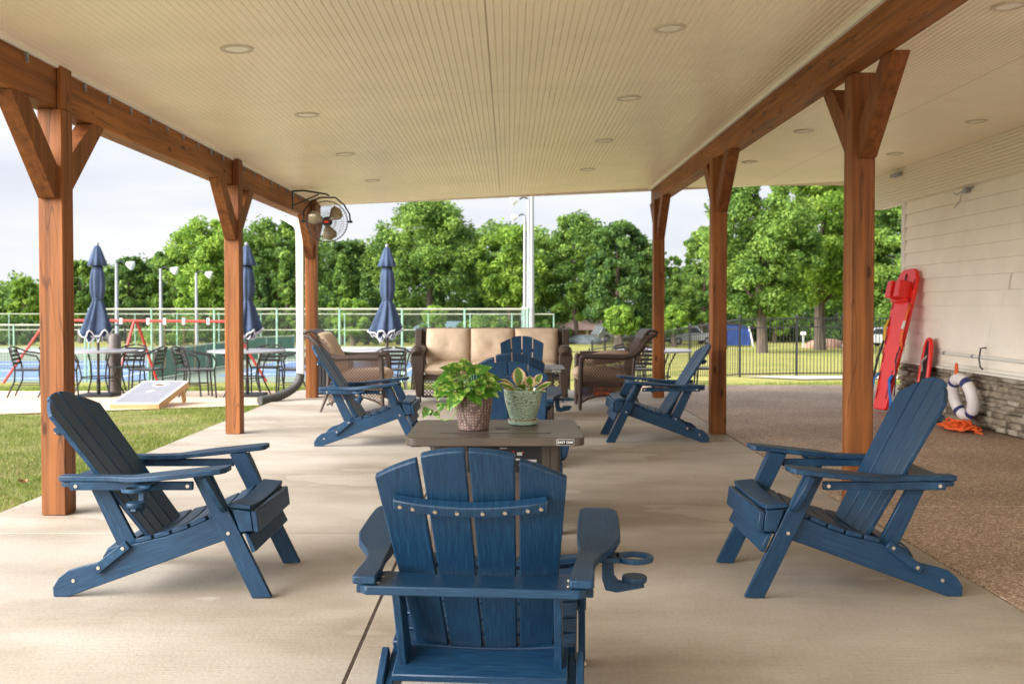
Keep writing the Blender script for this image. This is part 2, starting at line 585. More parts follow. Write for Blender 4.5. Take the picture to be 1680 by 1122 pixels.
# ------------------------------------------------------------------ mesh building
class MB:
    def __init__(s):
        s.v, s.f, s.mi = [], [], []

    def _add(s, vs, fs, mi=0):
        o = len(s.v)
        s.v += [tuple(p) for p in vs]
        s.f += [tuple(i + o for i in f) for f in fs]
        s.mi += [mi] * len(fs)
        return s

    def box(s, x0, y0, z0, x1, y1, z1, mi=0, mat=None):
        vs = [(x0, y0, z0), (x1, y0, z0), (x1, y1, z0), (x0, y1, z0), (x0, y0, z1), (x1, y0, z1), (x1, y1, z1), (x0, y1, z1)]
        if mat is not None:
            vs = [mat @ Vector(p) for p in vs]
        return s._add(vs, [(0, 3, 2, 1), (4, 5, 6, 7), (0, 1, 5, 4), (1, 2, 6, 5), (2, 3, 7, 6), (3, 0, 4, 7)], mi)

    def bar(s, a, b, w, h, up=(0, 0, 1), mi=0):
        """box from a to b, w across, h along up"""
        a, b = Vector(a), Vector(b)
        d = (b - a).normalized()
        u = Vector(up)
        sd = d.cross(u)
        if sd.length < 1e-4:
            sd = d.cross(Vector((0, 1, 0)))
        sd.normalize()
        u = sd.cross(d).normalized()
        vs = []
        for p in (a, b):
            for i, j in ((-1, -1), (1, -1), (1, 1), (-1, 1)):
                vs.append(p + sd * (w / 2 * i) + u * (h / 2 * j))
        return s._add(vs, [(0, 1, 2, 3), (7, 6, 5, 4), (0, 4, 5, 1), (1, 5, 6, 2), (2, 6, 7, 3), (3, 7, 4, 0)], mi)

    def prism(s, pts, ext, mi=0):
        """polygon of 3-D points extruded by vector ext"""
        n = len(pts)
        e = Vector(ext)
        a = [Vector(p) for p in pts]
        vs = a + [p + e for p in a]
        fs = [tuple(range(n))[::-1], tuple(range(n, 2 * n))]
        for i in range(n):
            j = (i + 1) % n
            fs.append((i, j, j + n, i + n))
        return s._add(vs, fs, mi)

    def tube(s, pts, r, n=8, closed=False, mi=0, caps=True):
        pts = [Vector(p) for p in pts]
        rs = r if isinstance(r, (list, tuple)) else [r] * len(pts)
        m = len(pts)
        vs, fs = [], []
        prev = None
        for i, p in enumerate(pts):
            if closed:
                d = (pts[(i + 1) % m] - pts[i - 1])
            else:
                d = pts[min(i + 1, m - 1)] - pts[max(i - 1, 0)]
            d.normalize()
            if prev is None:
                q = Vector((0, 0, 1)) if abs(d.z) < .9 else Vector((1, 0, 0))
            else:
                q = prev
            u = (q - d * q.dot(d))
            if u.length < 1e-6:
                u = Vector((1, 0, 0)) - d * d.x
            u.normalize()
            prev = u
            w = d.cross(u)
            for k in range(n):
                a = 2 * math.pi * k / n
                vs.append(p + (u * math.cos(a) + w * math.sin(a)) * rs[i])
        seg = m if closed else m - 1
        for i in range(seg):
            i2 = (i + 1) % m
            for k in range(n):
                k2 = (k + 1) % n
                fs.append((i * n + k, i * n + k2, i2 * n + k2, i2 * n + k))
        if not closed and caps:
            fs.append(tuple(range(n))[::-1])
            fs.append(tuple((m - 1) * n + k for k in range(n)))
        return s._add(vs, fs, mi)

    def lathe(s, prof, c=(0, 0, 0), n=32, fn=None, mi=0, caps=True):
        """prof: (radius, z) list; fn(angle, k) -> radius factor"""
        c = Vector(c)
        vs, fs = [], []
        m = len(prof)
        for k, (r, z) in enumerate(prof):
            for i in range(n):
                a = 2 * math.pi * i / n
                q = fn(a, k) if fn else 1
                vs.append(c + Vector((math.cos(a) * r * q, math.sin(a) * r * q, z)))
        for k in range(m - 1):
            for i in range(n):
                j = (i + 1) % n
                fs.append((k * n + i, k * n + j, (k + 1) * n + j, (k + 1) * n + i))
        if caps:
            if prof[0][0] > 1e-5:
                fs.append(tuple(range(n))[::-1])
            if prof[-1][0] > 1e-5:
                fs.append(tuple((m - 1) * n + i for i in range(n)))
        return s._add(vs, fs, mi)

    def quad(s, a, b, c, d, mi=0):
        return s._add([a, b, c, d], [(0, 1, 2, 3)], mi)

    def build(s, name, mat, parent=None, bevel=0, smooth=True, ang=35, seg=1):
        me = bpy.data.meshes.new(name)
        me.from_pydata(s.v, [], s.f)
        mats = mat if isinstance(mat, (list, tuple)) else [mat]
        for q in mats:
            me.materials.append(q)
        if len(mats) > 1:
            me.polygons.foreach_set('material_index', s.mi)
        me.update()
        if smooth:
            me.polygons.foreach_set('use_smooth', [True] * len(me.polygons))
            me.set_sharp_from_angle(angle=R(ang))
        o = bpy.data.objects.new(name, me)
        C.objects.link(o)
        if parent is not None:
            o.parent = parent
        if bevel:
            b = o.modifiers.new('bevel', 'BEVEL')
            b.width = bevel
            b.segments = seg
            b.limit_method = 'ANGLE'
            b.angle_limit = R(40)
        return o


def tag(o, label=None, cat=None, group=None, kind=None):
    if label:
        o['label'] = label
    if cat:
        o['category'] = cat
    if group:
        o['group'] = group
    if kind:
        o['kind'] = kind
    return o


def empty(name, loc=(0, 0, 0), rz=0, label=None, cat=None, group=None):
    o = bpy.data.objects.new(name, None)
    C.objects.link(o)
    o.location = loc
    o.rotation_euler = (0, 0, rz)
    o.empty_display_size = .1
    return tag(o, label, cat, group)


KIDS = {}


def copy_tree(o, parent=None, drop=()):
    c = o.copy()
    C.objects.link(c)
    if parent is not None:
        c.parent = parent
    for ch in [q for q in SC.objects if q.parent == o] if o not in KIDS else KIDS[o]:
        if ch.name.split('.')[0] in drop:
            continue
        copy_tree(ch, c, drop)
    return c


def np_mesh(name, verts, faces, mat, parent=None, tint=None, smooth=False):
    """faces: (n,4) int array; tint: per-vertex float array"""
    me = bpy.data.meshes.new(name)
    nv, nf, k = len(verts), len(faces), faces.shape[1]
    me.vertices.add(nv)
    me.vertices.foreach_set('co', np.asarray(verts, dtype=np.float32).ravel())
    me.loops.add(nf * k)
    me.loops.foreach_set('vertex_index', faces.astype(np.int32).ravel())
    me.polygons.add(nf)
    me.polygons.foreach_set('loop_start', np.arange(0, nf * k, k, dtype=np.int32))
    if smooth:
        me.polygons.foreach_set('use_smooth', np.ones(nf, dtype=bool))
    me.update(calc_edges=True)
    if tint is not None:
        a = me.attributes.new('tint', 'FLOAT', 'POINT')
        a.data.foreach_set('value', np.asarray(tint, dtype=np.float32))
    me.materials.append(mat)
    o = bpy.data.objects.new(name, me)
    C.objects.link(o)
    if parent is not None:
        o.parent = parent
    return o


def text_obj(txt, size, mat, parent, loc, rot, name, depth=.0006, spacing=1.0, bold=0):
    cu = bpy.data.curves.new(name, 'FONT')
    cu.body = txt
    cu.size = size
    cu.extrude = depth
    cu.offset = bold
    cu.space_character = spacing
    cu.align_x = 'CENTER'
    cu.align_y = 'CENTER'
    tmp = bpy.data.objects.new(name + '_tmp', cu)
    C.objects.link(tmp)
    dg = bpy.context.evaluated_depsgraph_get()
    me = bpy.data.meshes.new_from_object(tmp.evaluated_get(dg))
    bpy.data.objects.remove(tmp)
    me.materials.clear()
    me.materials.append(mat)
    o = bpy.data.objects.new(name, me)
    C.objects.link(o)
    o.parent = parent
    o.location = loc
    o.rotation_euler = rot
    return o


# ================================================================== THE SETTING
def terrain_sheet():
    xs = np.concatenate([np.linspace(-420, -40, 20), np.linspace(-36, 36, 73), np.linspace(40, 420, 20)])
    ys = np.concatenate([np.linspace(-30, 2, 9), np.linspace(3, 45, 85), np.linspace(47, 130, 42), np.linspace(140, 420, 15)])
    vs = []
    for y in ys:
        for x in xs:
            z = ground_z(x, y)
            if x > 1.9 and y < 17.4:
                z -= .14
            if -3.3 < x < 5 and y < 14.6:
                z = min(z, -.16)
            if y > 43 and y < 72 and x < 6:
                z -= .03
            vs.append((x, y, z))
    nx = len(xs)
    fs = [(j * nx + i, j * nx + i + 1, (j + 1) * nx + i + 1, (j + 1) * nx + i) for j in range(len(ys) - 1) for i in range(nx - 1)]
    o = np_mesh('ground', np.array(vs), np.array(fs), M['field'], smooth=True)
    tag(o, 'grass field sloping away beyond the fences', kind='structure')


terrain_sheet()


def sheet(name, poly_rows, mat, lift, label, thick=.0, kind='structure'):
    """strip following the terrain: rows of (y, x_left, x_right)"""
    vs, fs = [], []
    nx = 24
    for y, a, b in poly_rows:
        for i in range(nx + 1):
            x = a + (b - a) * i / nx
            vs.append((x, y, ground_z(x, y) + lift))
    for j in range(len(poly_rows) - 1):
        for i in range(nx):
            k = j * (nx + 1) + i
            fs.append((k, k + 1, k + nx + 2, k + nx + 1))
    o = np_mesh(name, np.array(vs), np.array(fs), mat, smooth=True)
    tag(o, label, kind=kind)
    if thick:
        sd = o.modifiers.new('thickness', 'SOLIDIFY')
        sd.thickness = thick
        sd.offset = -1
    return o


# ---- patio slab in panels, with tooled joints
def slab():
    m = MB()
    xs = [-2.95, -.525, 2.02]
    ys = [-3, -.2, 2.4, 5.2, 8.0, 10.9, 14.0]
    for i in range(2):
        for j in range(len(ys) - 1):
            m.box(xs[i] + .005, ys[j] + .003, -.30, xs[i + 1] - .005, ys[j + 1] - .003, 0)
    o = m.build('patio_slab', M['concrete'], bevel=.003)
    tag(o, 'brushed concrete slab under the porch', kind='structure')
    b = MB().box(-2.9, -2.9, -.28, 1.97, 13.9, -.0018).build('slab_joint_filler', M['soil'])
    tag(b, 'dirt in the joints of the porch slab', kind='structure')


slab()


def aggregate():
    m = MB()
    ys = [-3, .2, 3.2, 5.9, 9.0, 12.4, 14.9]
    xs = [2.035, 4.70]
    for j in range(len(ys) - 1):
        m.box(xs[0], ys[j] + .004, -.3, xs[1], ys[j + 1] - .004, -.006)
    for (y0, y1) in ((12.404, 14.896),):
        m.box(4.71, y0, -.3, 16, y1, -.006)
    o = m.build('aggregate_patio', M['aggregate'], bevel=.005)
    tag(o, 'pebbly exposed aggregate paving beside the siding wall', kind='structure')
    vs = [(2.035, 14.9), (16, 14.9), (16, 17.3), (2.035, 17.3)]
    b = MB()
    b.prism([(2.035, 14.904, -.3), (16, 14.904, -.3), (16, 17.3, -.5), (2.035, 17.3, -.5)], (0, 0, .29))
    b.v = [(x, y, (-.0065 if y < 15 else -.20) if k >= 4 else z) for k, (x, y, z) in enumerate(b.v)]
    o2 = b.build('paving_apron', M['walk'])
    tag(o2, 'tan concrete apron past the porch', kind='structure')


aggregate()

rows = []
for k in range(12):
    t = k / 11
    rows.append((12.55 + 4.05 * t, None, None))
# walkway: near edge slants, so build it as a fan of columns
vs, fs = [], []
cols = [(-34, 8.6), (-20, 9.6), (-12, 10.6), (-8, 11.25), (-5.9, 11.5), (-4.6, 12.3), (-3.4, 13.0), (-2.8, 13.9), (-.5, 14.02), (2.03, 14.02)]
for x, y0 in cols:
    for k in range(9):
        y = y0 + (16.6 - y0) * k / 8
        vs.append((x, y, ground_z(x, y) + .022))
for i in range(len(cols) - 1):
    for k in range(8):
        a = i * 9 + k
        fs.append((a, a + 9, a + 10, a + 1))
wk = np_mesh('walkway', np.array(vs), np.array(fs), M['walk'], smooth=True)
tag(wk, 'tan concrete walkway behind the porch slab', kind='structure')
sheet('fence_path', [(25.5 + k * .9, 7.6 - k * .05, 26) for k in range(7)], M['curb'], .03, 'pale concrete path along the black picket fence')

# ---- game court
cz = -1.965
MB().box(-60, 40.6, cz - .3, 1.0, 75, cz).build('court_surface', M['court_green'])
tag(SC.objects['court_surface'], 'green court surround inside the chain link fence', kind='structure')
pm = MB()
for (x0, y0, x1, y1) in ((-40, 41.6, -15.4, 56), (-13.0, 44, -4, 55.5), (-3.2, 44, .5, 55.5)):
    pm.box(x0, y0, cz - .1, x1, y1, cz + .006)
tag(pm.build('court_paint', M['court_blue']), 'blue painted playing area of the court', kind='structure')
lm = MB()
for (x0, y0, x1, y1) in ((-38, 42.6, -17, 42.75), (-38, 52.9, -17, 53.05), (-38, 42.75, -37.85, 52.9), (-17.15, 42.75, -17, 52.9), (-27.6, 42.75, -27.45, 52.9), (-38, 47.6, -17.15, 47.72),
                         (-12.2, 45.1, -4.8, 45.22), (-12.2, 45.22, -12.08, 54.6), (-4.92, 45.22, -4.8, 54.6), (-12.2, 54.6, -4.8, 54.72), (-8.56, 45.22, -8.44, 54.6), (-12.08, 48.1, -4.92, 48.2),
                         (-2.4, 45.1, .2, 45.22), (-2.4, 45.22, -2.28, 54.6), (-2.28, 48.1, .2, 48.2)):
    lm.box(x0, y0, cz - .1, x1, y1, cz + .012)
tag(lm.build('court_lines', M['line']), 'white painted court lines', kind='structure')


def court_net(x0, x1, y, label, h=.95):
    e = empty('court_net', ((x0 + x1) / 2, y, cz), 0, label, 'court net')
    w = (x1 - x0) / 2
    for s in (-1, 1):
        MB().tube([(s * w, 0, 0), (s * w, 0, h + .08)], .05).build('net_post', M['rail_pale'], e)
    MB().box(-w + .05, -.02, h - .10, w - .05, .02, h).build('net_band', M['line'], e)
    m = MB()
    n = int(2 * w / .16)
    for i in range(n):
        x = -w + .05 + i * (2 * w - .1) / n
        m.box(x, -.004, .05, x + .012, .004, h - .1)
    for j in range(6):
        m.box(-w + .05, -.005, .05 + j * .14, w - .05, .005, .062 + j * .14)
    m.build('netting', M['steel_dark'], e)
    return e


court_net(-12.6, -4.4, 50, 'court net with a pale top band behind the right bistro tables')
court_net(-9.5, .6, 51.5, 'low court net behind the wicker sofa and the table umbrella')
court_net(-39, -16.6, 49, 'long court net on the blue court at the far left')


# ---- chain link fences
def chain_fence(name, pts, h, label, spacing=2.67, mid=False, wire=True, screen=None, postmat='green_post', cat='fence', zf=None):
    e = empty(name, (pts[0][0], pts[0][1], 0), 0, label, cat)
    ox, oy = pts[0][0], pts[0][1]
    zf = zf or (lambda x, y: ground_z(x, y))
    for (xa, ya), (xb, yb) in zip(pts, pts[1:]):
        L = math.hypot(xb - xa, yb - ya)
        n = max(1, round(L / spacing))
        for i in range(n + (1 if (xb, yb) == pts[-1] else 0)):
            t = i / n
            x, y = xa + (xb - xa) * t, ya + (yb - ya) * t
            z = zf(x, y)
            MB().tube([(x - ox, y - oy, z), (x - ox, y - oy, z + h + .04)], .045, 6).build('fence_post', M[postmat], e)
        za, zb = zf(xa, ya), zf(xb, yb)
        for q, nm in ((h, 'top_rail'),) + (((h * .52, 'middle_rail'),) if mid else ()):
            MB().tube([(xa - ox, ya - oy, za + q), (xb - ox, yb - oy, zb + q)], .035, 6).build(nm, M['rail_pale'], e)
        d = Vector((xb - xa, yb - ya, 0)).normalized()
        if wire:
            vs, fs = [], []
            st = .085
            w = .0022
            for sgn in (1, -1):
                k0 = -int(h / st) if sgn > 0 else 0
                k1 = int(L / st) if sgn > 0 else int((L + h) / st)
                for k in range(k0, k1 + 1):
                    # line s = k*st + sgn*(q), q height
                    s0 = k * st
                    q0, q1 = 0., h
                    a, b_ = s0, s0 + sgn * h
                    if sgn > 0:
                        if a < 0:
                            q0 = -a
                            a = 0
                        if b_ > L:
                            q1 = L - s0
                            b_ = L
                    else:
                        if a > L:
                            q0 = a - L
                            a = L
                        if b_ < 0:
                            q1 = s0
                            b_ = 0
                    if q1 - q0 < .03:
                        continue
                    o = len(vs)
                    for (sv, qv) in ((a, q0), (b_, q1)):
                        z = za + (zb - za) * sv / L + qv
                        p = Vector((xa - ox, ya - oy, 0)) + d * sv
                        vs += [(p.x + d.x * w, p.y + d.y * w, z), (p.x - d.x * w, p.y - d.y * w, z)]
                    fs.append((o, o + 1, o + 3, o + 2))
            if vs:
                np_mesh('chain_link_mesh', np.array(vs), np.array(fs), M['wire'], e)
        if screen:
            MB().box(0, -.01, .03, L, .01, screen, mat=Matrix.Translation((xa - ox, ya - oy, 0)) @ Matrix.Rotation(math.atan2(yb - ya, xb - xa), 4, 'Z') @ Matrix.Translation((0, 0, (za + zb) / 2))).build('windscreen', M['screen'], e)
    return e


chain_fence('chain_link_fence', [(-17.1, 40.4), (.75, 40.4)], 3.0, 'tall green posted chain link fence along the near side of the court', mid=False)
chain_fence('chain_link_fence', [(-44, 41.6), (-17.3, 40.5)], 2.35, 'lower chain link fence at far left with pale top rail', spacing=3)
chain_fence('chain_link_fence', [(.78, 40.6), (1.0, 75)], 3.0, 'chain link fence running away from its corner beside the tall light poles', spacing=17)
chain_fence('chain_link_fence', [(-60, 75), (3.4, 75.2)], 2.5, 'far chain link fence behind the court at the edge of the woods', spacing=3.1, mid=True, wire=False)
chain_fence('divider_fence', [(-15.2, 41.8), (-14.7, 52)], 1.25, 'low divider fence with green windscreen between the two courts', spacing=3, wire=False, screen=1.2)
chain_fence('divider_fence', [(-15.4, 56), (-13.0, 60)], 1.3, 'green windscreen fence behind the second left post', spacing=3, wire=False, screen=1.25)


# ---- black picket fence
def picket_fence(pts, label, h=1.83):
    e = empty('picket_fence', (pts[0][0], pts[0][1], 0), 0, label, 'fence')
    ox, oy = pts[0][0], pts[0][1]
    for idx, (a, b) in enumerate(zip(pts, pts[1:])):
        za, zb = a[2], b[2]
        A, B = Vector((a[0] - ox, a[1] - oy, za)), Vector((b[0] - ox, b[1] - oy, zb))
        L = (B - A).length
        ps = [A] + ([B] if idx == len(pts) - 2 else [])
        for p in ps:
            f = MB().box(p.x - .032, p.y - .032, p.z - .02, p.x + .032, p.y + .032, p.z + h + .06).build('fence_post', M['fence_black'], e)
            MB().lathe([(.045, 0), (.045, .02), (.03, .05), (.0, .065)], (p.x, p.y, p.z + h + .06), 8).build('post_cap', M['fence_black'], f)
        for q in (.10, h - .28, h):
            MB().bar(A + Vector((0, 0, q)), B + Vector((0, 0, q)), .03, .035).build('rail', M['fence_black'], e)
        m = MB()
        n = round(L / .108)
        for i in range(1, n):
            p = A.lerp(B, i / n)
            m.box(p.x - .009, p.y - .009, p.z + .04, p.x + .009, p.y + .009, p.z + h)
        m.build('pickets', M['fence_black'], e)
    return e


pf = []
for px in (1026, 1120 - 6, 1213, 1306, 1402, 1498, 1594, 1690, 1786):
    x = (px - 835) * 31.2 / F
    if px < 1200:
        continue
    pf.append((x, 31.2, ground_z(x, 31.2)))
left = [((971 - 835) * 39.5 / F, 39.5, -2.14), ((992 - 835) * 38.5 / F, 38.5, -2.0), ((1058 - 835) * 35.5 / F, 35.5, -1.68), ((1131 - 835) * 33.2 / F, 33.2, -1.37)]
picket_fence(left + pf, 'black metal picket fence with capped posts across the grass field')
picket_fence([((971 - 835) * 39.6 / F - .1, 39.7, -2.14), (1.2, 41, -2.3)], 'lower black picket fence section beyond the sofa end', 1.5)


# ---- trees
def leaf_cloud(cl, n_per, size, rng, tint_spread=.22, flat=.35, squash=.8):
    """cl: (k,5) array x,y,z,r,tint -> verts, faces, tint"""
    k = len(cl)
    c = np.repeat(cl, n_per, axis=0)
    n = len(c)
    d = rng.normal(size=(n, 3))
    d /= np.linalg.norm(d, axis=1)[:, None]
    rr = rng.random(n) ** .45
    p = c[:, :3] + d * (c[:, 3] * rr)[:, None] * np.array([1, 1, squash])
    nrm = rng.normal(size=(n, 3)) * .8 + d * .6 + np.array([0, 0, flat])
    nrm /= np.linalg.norm(nrm, axis=1)[:, None]
    t = rng.normal(size=(n, 3))
    u = np.cross(nrm, t)
    u /= np.linalg.norm(u, axis=1)[:, None]
    w = np.cross(nrm, u)
    s = (size * (.55 + .9 * rng.random(n)))[:, None]
    vs = np.stack([p - u * s, p - w * s * .55, p + u * s, p + w * s * .55], axis=1).reshape(-1, 3)
    fs = np.arange(n * 4).reshape(-1, 4)
    tint = np.clip(c[:, 4] + rng.normal(size=n) * tint_spread, 0, 1)
    return vs, fs, np.repeat(tint, 4)


def crown_clumps(rng, w, d, h0, h1, n, rmin, rmax, shape='round'):
    out = []
    ph = rng.random(6) * 6.28
    for i in range(n):
        t = rng.random()
        z = h0 + (h1 - h0) * t
        if shape == 'round':
            prof = math.sqrt(max(0, 1 - ((t - .42) / .60) ** 2)) if t > .42 else .55 + .45 * math.sqrt(max(0, 1 - ((.42 - t) / .42) ** 2))
        elif shape == 'cone':
            prof = (1 - t) ** .75 * .95 + .05
        else:
            prof = 1 - .25 * t
        a = rng.random() * 6.283
        prof *= 1 + .16 * math.sin(3 * a + ph[0] + 4 * t) + .10 * math.sin(5 * a + ph[1] - 7 * t)
        q = (.30 + .78 * rng.random() ** .6)
        r = rmin + (rmax - rmin) * rng.random()
        out.append((math.cos(a) * w * prof * q, math.sin(a) * d * prof * q, z, r, rng.random() * .75 + .12))
    return np.array(out)


def trunk_mesh(rng, r, h, w, h0, h1):
    m = MB()
    lean = rng.normal() * .03
    pts = [(0, 0, -.2)] + [(lean * z + .05 * rng.normal() * (z > 0), .05 * rng.normal() * (z > 0), z) for z in np.linspace(0, h, 7)]
    m.tube(pts, [r * 1.35] + list(np.linspace(r * 1.15, r * .3, 7)), 9)
    for k in range(9):
        z0 = h0 * .9 + (h - h0) * (k / 9) * .8
        a = k * 2.4 + rng.random()
        L = w * (.55 + .4 * rng.random())
        up = .5 + .6 * rng.random()
        q = [(lean * z0, 0, z0)]
        for j in (.35, .7, 1.):
            q.append((lean * z0 + math.cos(a) * L * j, math.sin(a) * L * j, z0 + L * up * j + .1 * rng.normal()))
        m.tube(q, [r * .42, r * .3, r * .18, r * .06], 6)
    return m


def tree(name, x, y, w, h0, h1, label, cat='tree', group=None, seed=0, n=70, per=110, size=.20, rr=(.7, 1.3), shape='round', mat='leaf', tr=.22, depth=None, z=None):
    rng = np.random.default_rng(seed)
    e = empty(name, (x, y, ground_z(x, y) if z is None else z), 0, label, cat, group)
    cl = crown_clumps(rng, w, depth or w, h0, h1, int(n * 1.5), rr[0] * .72, rr[1] * .82, shape)
    vs, fs, tt = leaf_cloud(cl, int(per * 1.5), size * .66, rng)
    np_mesh('crown', vs, fs, M[mat], e, tint=tt)
    trunk_mesh(rng, tr, h0 + (h1 - h0) * .75, w * .75, h0, h1).build('trunk', M['bark'], e)
    return e


def tree_px(name, px, ytop, wpx, Y, label, ybot=None, **k):
    """size a tree from what the photograph shows of it, at distance Y"""
    x = (px - 835) * Y / F
    g = ground_z(x, Y)
    h1 = H - (ytop - 500) * Y / F - g
    w = wpx / 2 * Y / F
    h0 = (H - (ybot - 500) * Y / F - g) if ybot else h1 * .22
    rmax = k.pop('rmax', .30) * w
    rmax = max(.5, min(rmax, 1.9))
    return tree(name, x, Y, w * .86, max(.1, h0), h1 - rmax * .4, label, rr=(rmax * .5, rmax), **k)


# the far wood: one mass, behind the single trees
def woodland():
    rng = np.random.default_rng(7)
    tab = [(-400, 478), (0, 464), (45, 458), (60, 466), (125, 434), (200, 426), (245, 418), (290, 412), (320, 394), (360, 374), (440, 362), (480, 366), (545, 392), (600, 400),
           (640, 392), (780, 372), (830, 364), (870, 366), (900, 368), (1000, 368), (1050, 392), (1068, 412), (1090, 436), (1120, 430), (1165, 400), (1200, 380), (1500, 370), (2100, 400)]
    cl = []
    for i in range(2100):
        px = -420 + 2500 * rng.random()
        Y = 104 + 26 * rng.random()
        ty = lerp_tab(tab, px) + rng.normal() * 7
        x = (px - 835) * Y / F
        zt = H - (ty - 500) * Y / F
        g = ground_z(x, Y)
        r = 1.1 + 1.5 * rng.random()
        t = rng.random() ** .8
        cl.append((x, Y, g + .6 + (zt - g - r) * t, r, .05 + .6 * rng.random()))
    for i in range(900):                      # undergrowth that fills the gaps between the trunks
        px = -420 + 2500 * rng.random()
        Y = 97 + 8 * rng.random()
        x = (px - 835) * Y / F
        if abs(px - 958) < 62 or abs(px - 1135) < 40 or abs(px - 1060) < 25 or abs(px - 1372) < 26:
            Y += 28
            x = (px - 835) * Y / F
        r = .8 + .9 * rng.random()
        cl.append((x, Y, ground_z(x, Y) + .3 + 4.8 * rng.random() ** 1.3, r, .05 + .6 * rng.random()))
    vs, fs, tt = leaf_cloud(np.array(cl), 110, .26, rng)
    o = np_mesh('woodland', vs, fs, M['leaf'], tint=tt)
    tag(o, 'dense far wood closing the view behind the courts and the field', kind='stuff')


woodland()

T = tree_px
T('broadleaf_tree', 705, 326, 206, 92, 'tallest rounded tree right behind the middle navy umbrella', ybot=470, n=120, per=120, size=.24, seed=1, tr=.35)
T('broadleaf_tree', 835, 368, 120, 90, 'bushy yellow green tree just left of the tall light poles', ybot=500, n=80, per=110, size=.24, seed=2, mat='leaf_light')
T('broadleaf_tree', 945, 348, 140, 92, 'yellow green tree just right of the tall light poles', ybot=520, n=90, per=110, size=.24, seed=3)
T('broadleaf_tree', 1015, 362, 120, 84, 'broad dark tree left of the far porch post on the right', ybot=530, n=110, per=120, size=.23, seed=4, tr=.35, mat='leaf_dark')
T('broadleaf_tree', 1100, 420, 60, 100, 'small pale tree seen in the gap between the two far right posts', ybot=525, n=40, per=90, size=.24, seed=5)
T('broadleaf_tree', 1150, 372, 90, 95, 'tree partly hidden by the middle right post', ybot=530, n=60, per=110, size=.24, seed=6)
T('oak_tree', 1250, 268, 190, 62, 'large bright oak whose crown reaches the porch ceiling edge', ybot=510, n=150, per=170, size=.17, seed=8, tr=.33)
T('oak_tree', 1345, 250, 210, 70, 'tall oak with forked trunk left of the nearest right post', ybot=490, n=150, per=170, size=.19, seed=9, tr=.38, mat='leaf_light')
T('oak_tree', 1490, 300, 190, 60, 'dark green oak behind the corner of the siding wall', ybot=520, n=120, per=170, size=.17, seed=10, tr=.33)
T('broadleaf_tree', 1600, 260, 240, 80, 'oak standing farther right behind the building', ybot=520, n=90, per=110, size=.22, seed=11)
T('broadleaf_tree', 350, 356, 150, 86, 'bright leaning tree beside the second left post', ybot=520, n=110, per=120, size=.22, seed=12, mat='leaf_light')
T('broadleaf_tree', 455, 352, 130, 88, 'tree behind the wall fan and white downspout', ybot=500, n=90, per=110, size=.23, seed=13)
T('broadleaf_tree', 575, 388, 90, 94, 'open crowned tree below the fan', ybot=490, n=60, per=90, size=.24, seed=14, mat='leaf_dark')
T('broadleaf_tree', 285, 408, 90, 92, 'tree behind the two left court light poles', ybot=530, n=70, per=110, size=.24, seed=15)
T('broadleaf_tree', 215, 422, 90, 92, 'dark tree just right of the leftmost umbrella', ybot=530, n=70, per=110, size=.24, seed=16, mat='leaf_dark')
T('broadleaf_tree', 135, 428, 70, 90, 'tree between the first left post and the leftmost umbrella', ybot=530, n=60, per=110, size=.24, seed=17)
T('broadleaf_tree', 45, 455, 50, 96, 'small pointed tree at the left edge of the photo', ybot=530, n=40, per=110, size=.24, seed=18, mat='leaf_light')
T('conifer_tree', 428, 424, 62, 80, 'dark conical evergreen just right of the second left post', ybot=560, n=110, per=90, size=.20, seed=19, mat='leaf_dark', shape='cone', rmax=.28)
T('conifer_tree', 470, 412, 66, 80, 'taller conical evergreen left of the white downspout', ybot=560, n=110, per=90, size=.20, seed=20, mat='leaf', shape='cone', rmax=.28)
T('conifer_tree', 562, 420, 64, 80, 'olive conical evergreen between the far left post and the middle umbrella', ybot=560, n=110, per=90, size=.20, seed=21, mat='leaf', shape='cone', rmax=.28)
T('conifer_tree', 655, 442, 52, 80, 'conical evergreen just right of the middle umbrella', ybot=560, n=90, per=90, size=.20, seed=22, mat='leaf', shape='cone', rmax=.28)
T('conifer_tree', 602, 450, 50, 80, 'short conical evergreen just left of the middle umbrella', ybot=560, n=80, per=90, size=.20, seed=23, mat='leaf_dark', shape='cone', rmax=.28)
T('young_tree', 580, 488, 64, 77, 'lime green young tree behind the court fence near the middle umbrella', ybot=548, n=50, per=80, size=.18, seed=24, mat='leaf_light')
T('young_tree', 1018, 500, 60, 80, 'lime green round young tree above the right wicker armchair', ybot=545, n=60, per=90, size=.16, seed=25, mat='leaf_light')
T('young_tree', 1106, 500, 48, 82, 'small lime green tree beside the far right post', ybot=545, n=45, per=90, size=.16, seed=26, mat='leaf_light')
T('young_tree', 712, 500, 40, 78, 'small lime green tree above the left end of the sofa', ybot=545, n=30, per=90, size=.16, seed=27, mat='leaf_light')
T('young_tree', 1270, 505, 60, 96, 'lime green young tree in front of the oak trunks', ybot=548, n=50, per=90, size=.2, seed=28, mat='leaf_light')
for i, (px, yt, w, Y, lab) in enumerate([(30, 520, 120, 80, 'low shrub bank at the far left beyond the court'), (300, 520, 150, 80, 'low shrub bank behind the swing set'), (890, 525, 90, 90, 'round shrub right of the light poles'),
                                        (1075, 535, 60, 88, 'clipped dark hedge left of the beige house'), (1400, 525, 160, 100, 'shrubs behind the nearest right post'), (800, 515, 110, 82, 'shrubs behind the right half of the sofa')]):
    T('shrub', px, yt, w, Y, lab, cat='shrub', ybot=560, n=60, per=70, size=.2, seed=40 + i, mat='leaf' if i % 2 else 'leaf_dark', tr=.08, rmax=.25)

# trunk details of the two big oaks that show below their crowns
for (px, Y, r, h, lab) in ((1238, 100, .38, 6, 'bare dark trunk behind the blue container'), (1312, 108, .42, 8, 'thick dark trunk seen between the two right posts')):
    pass


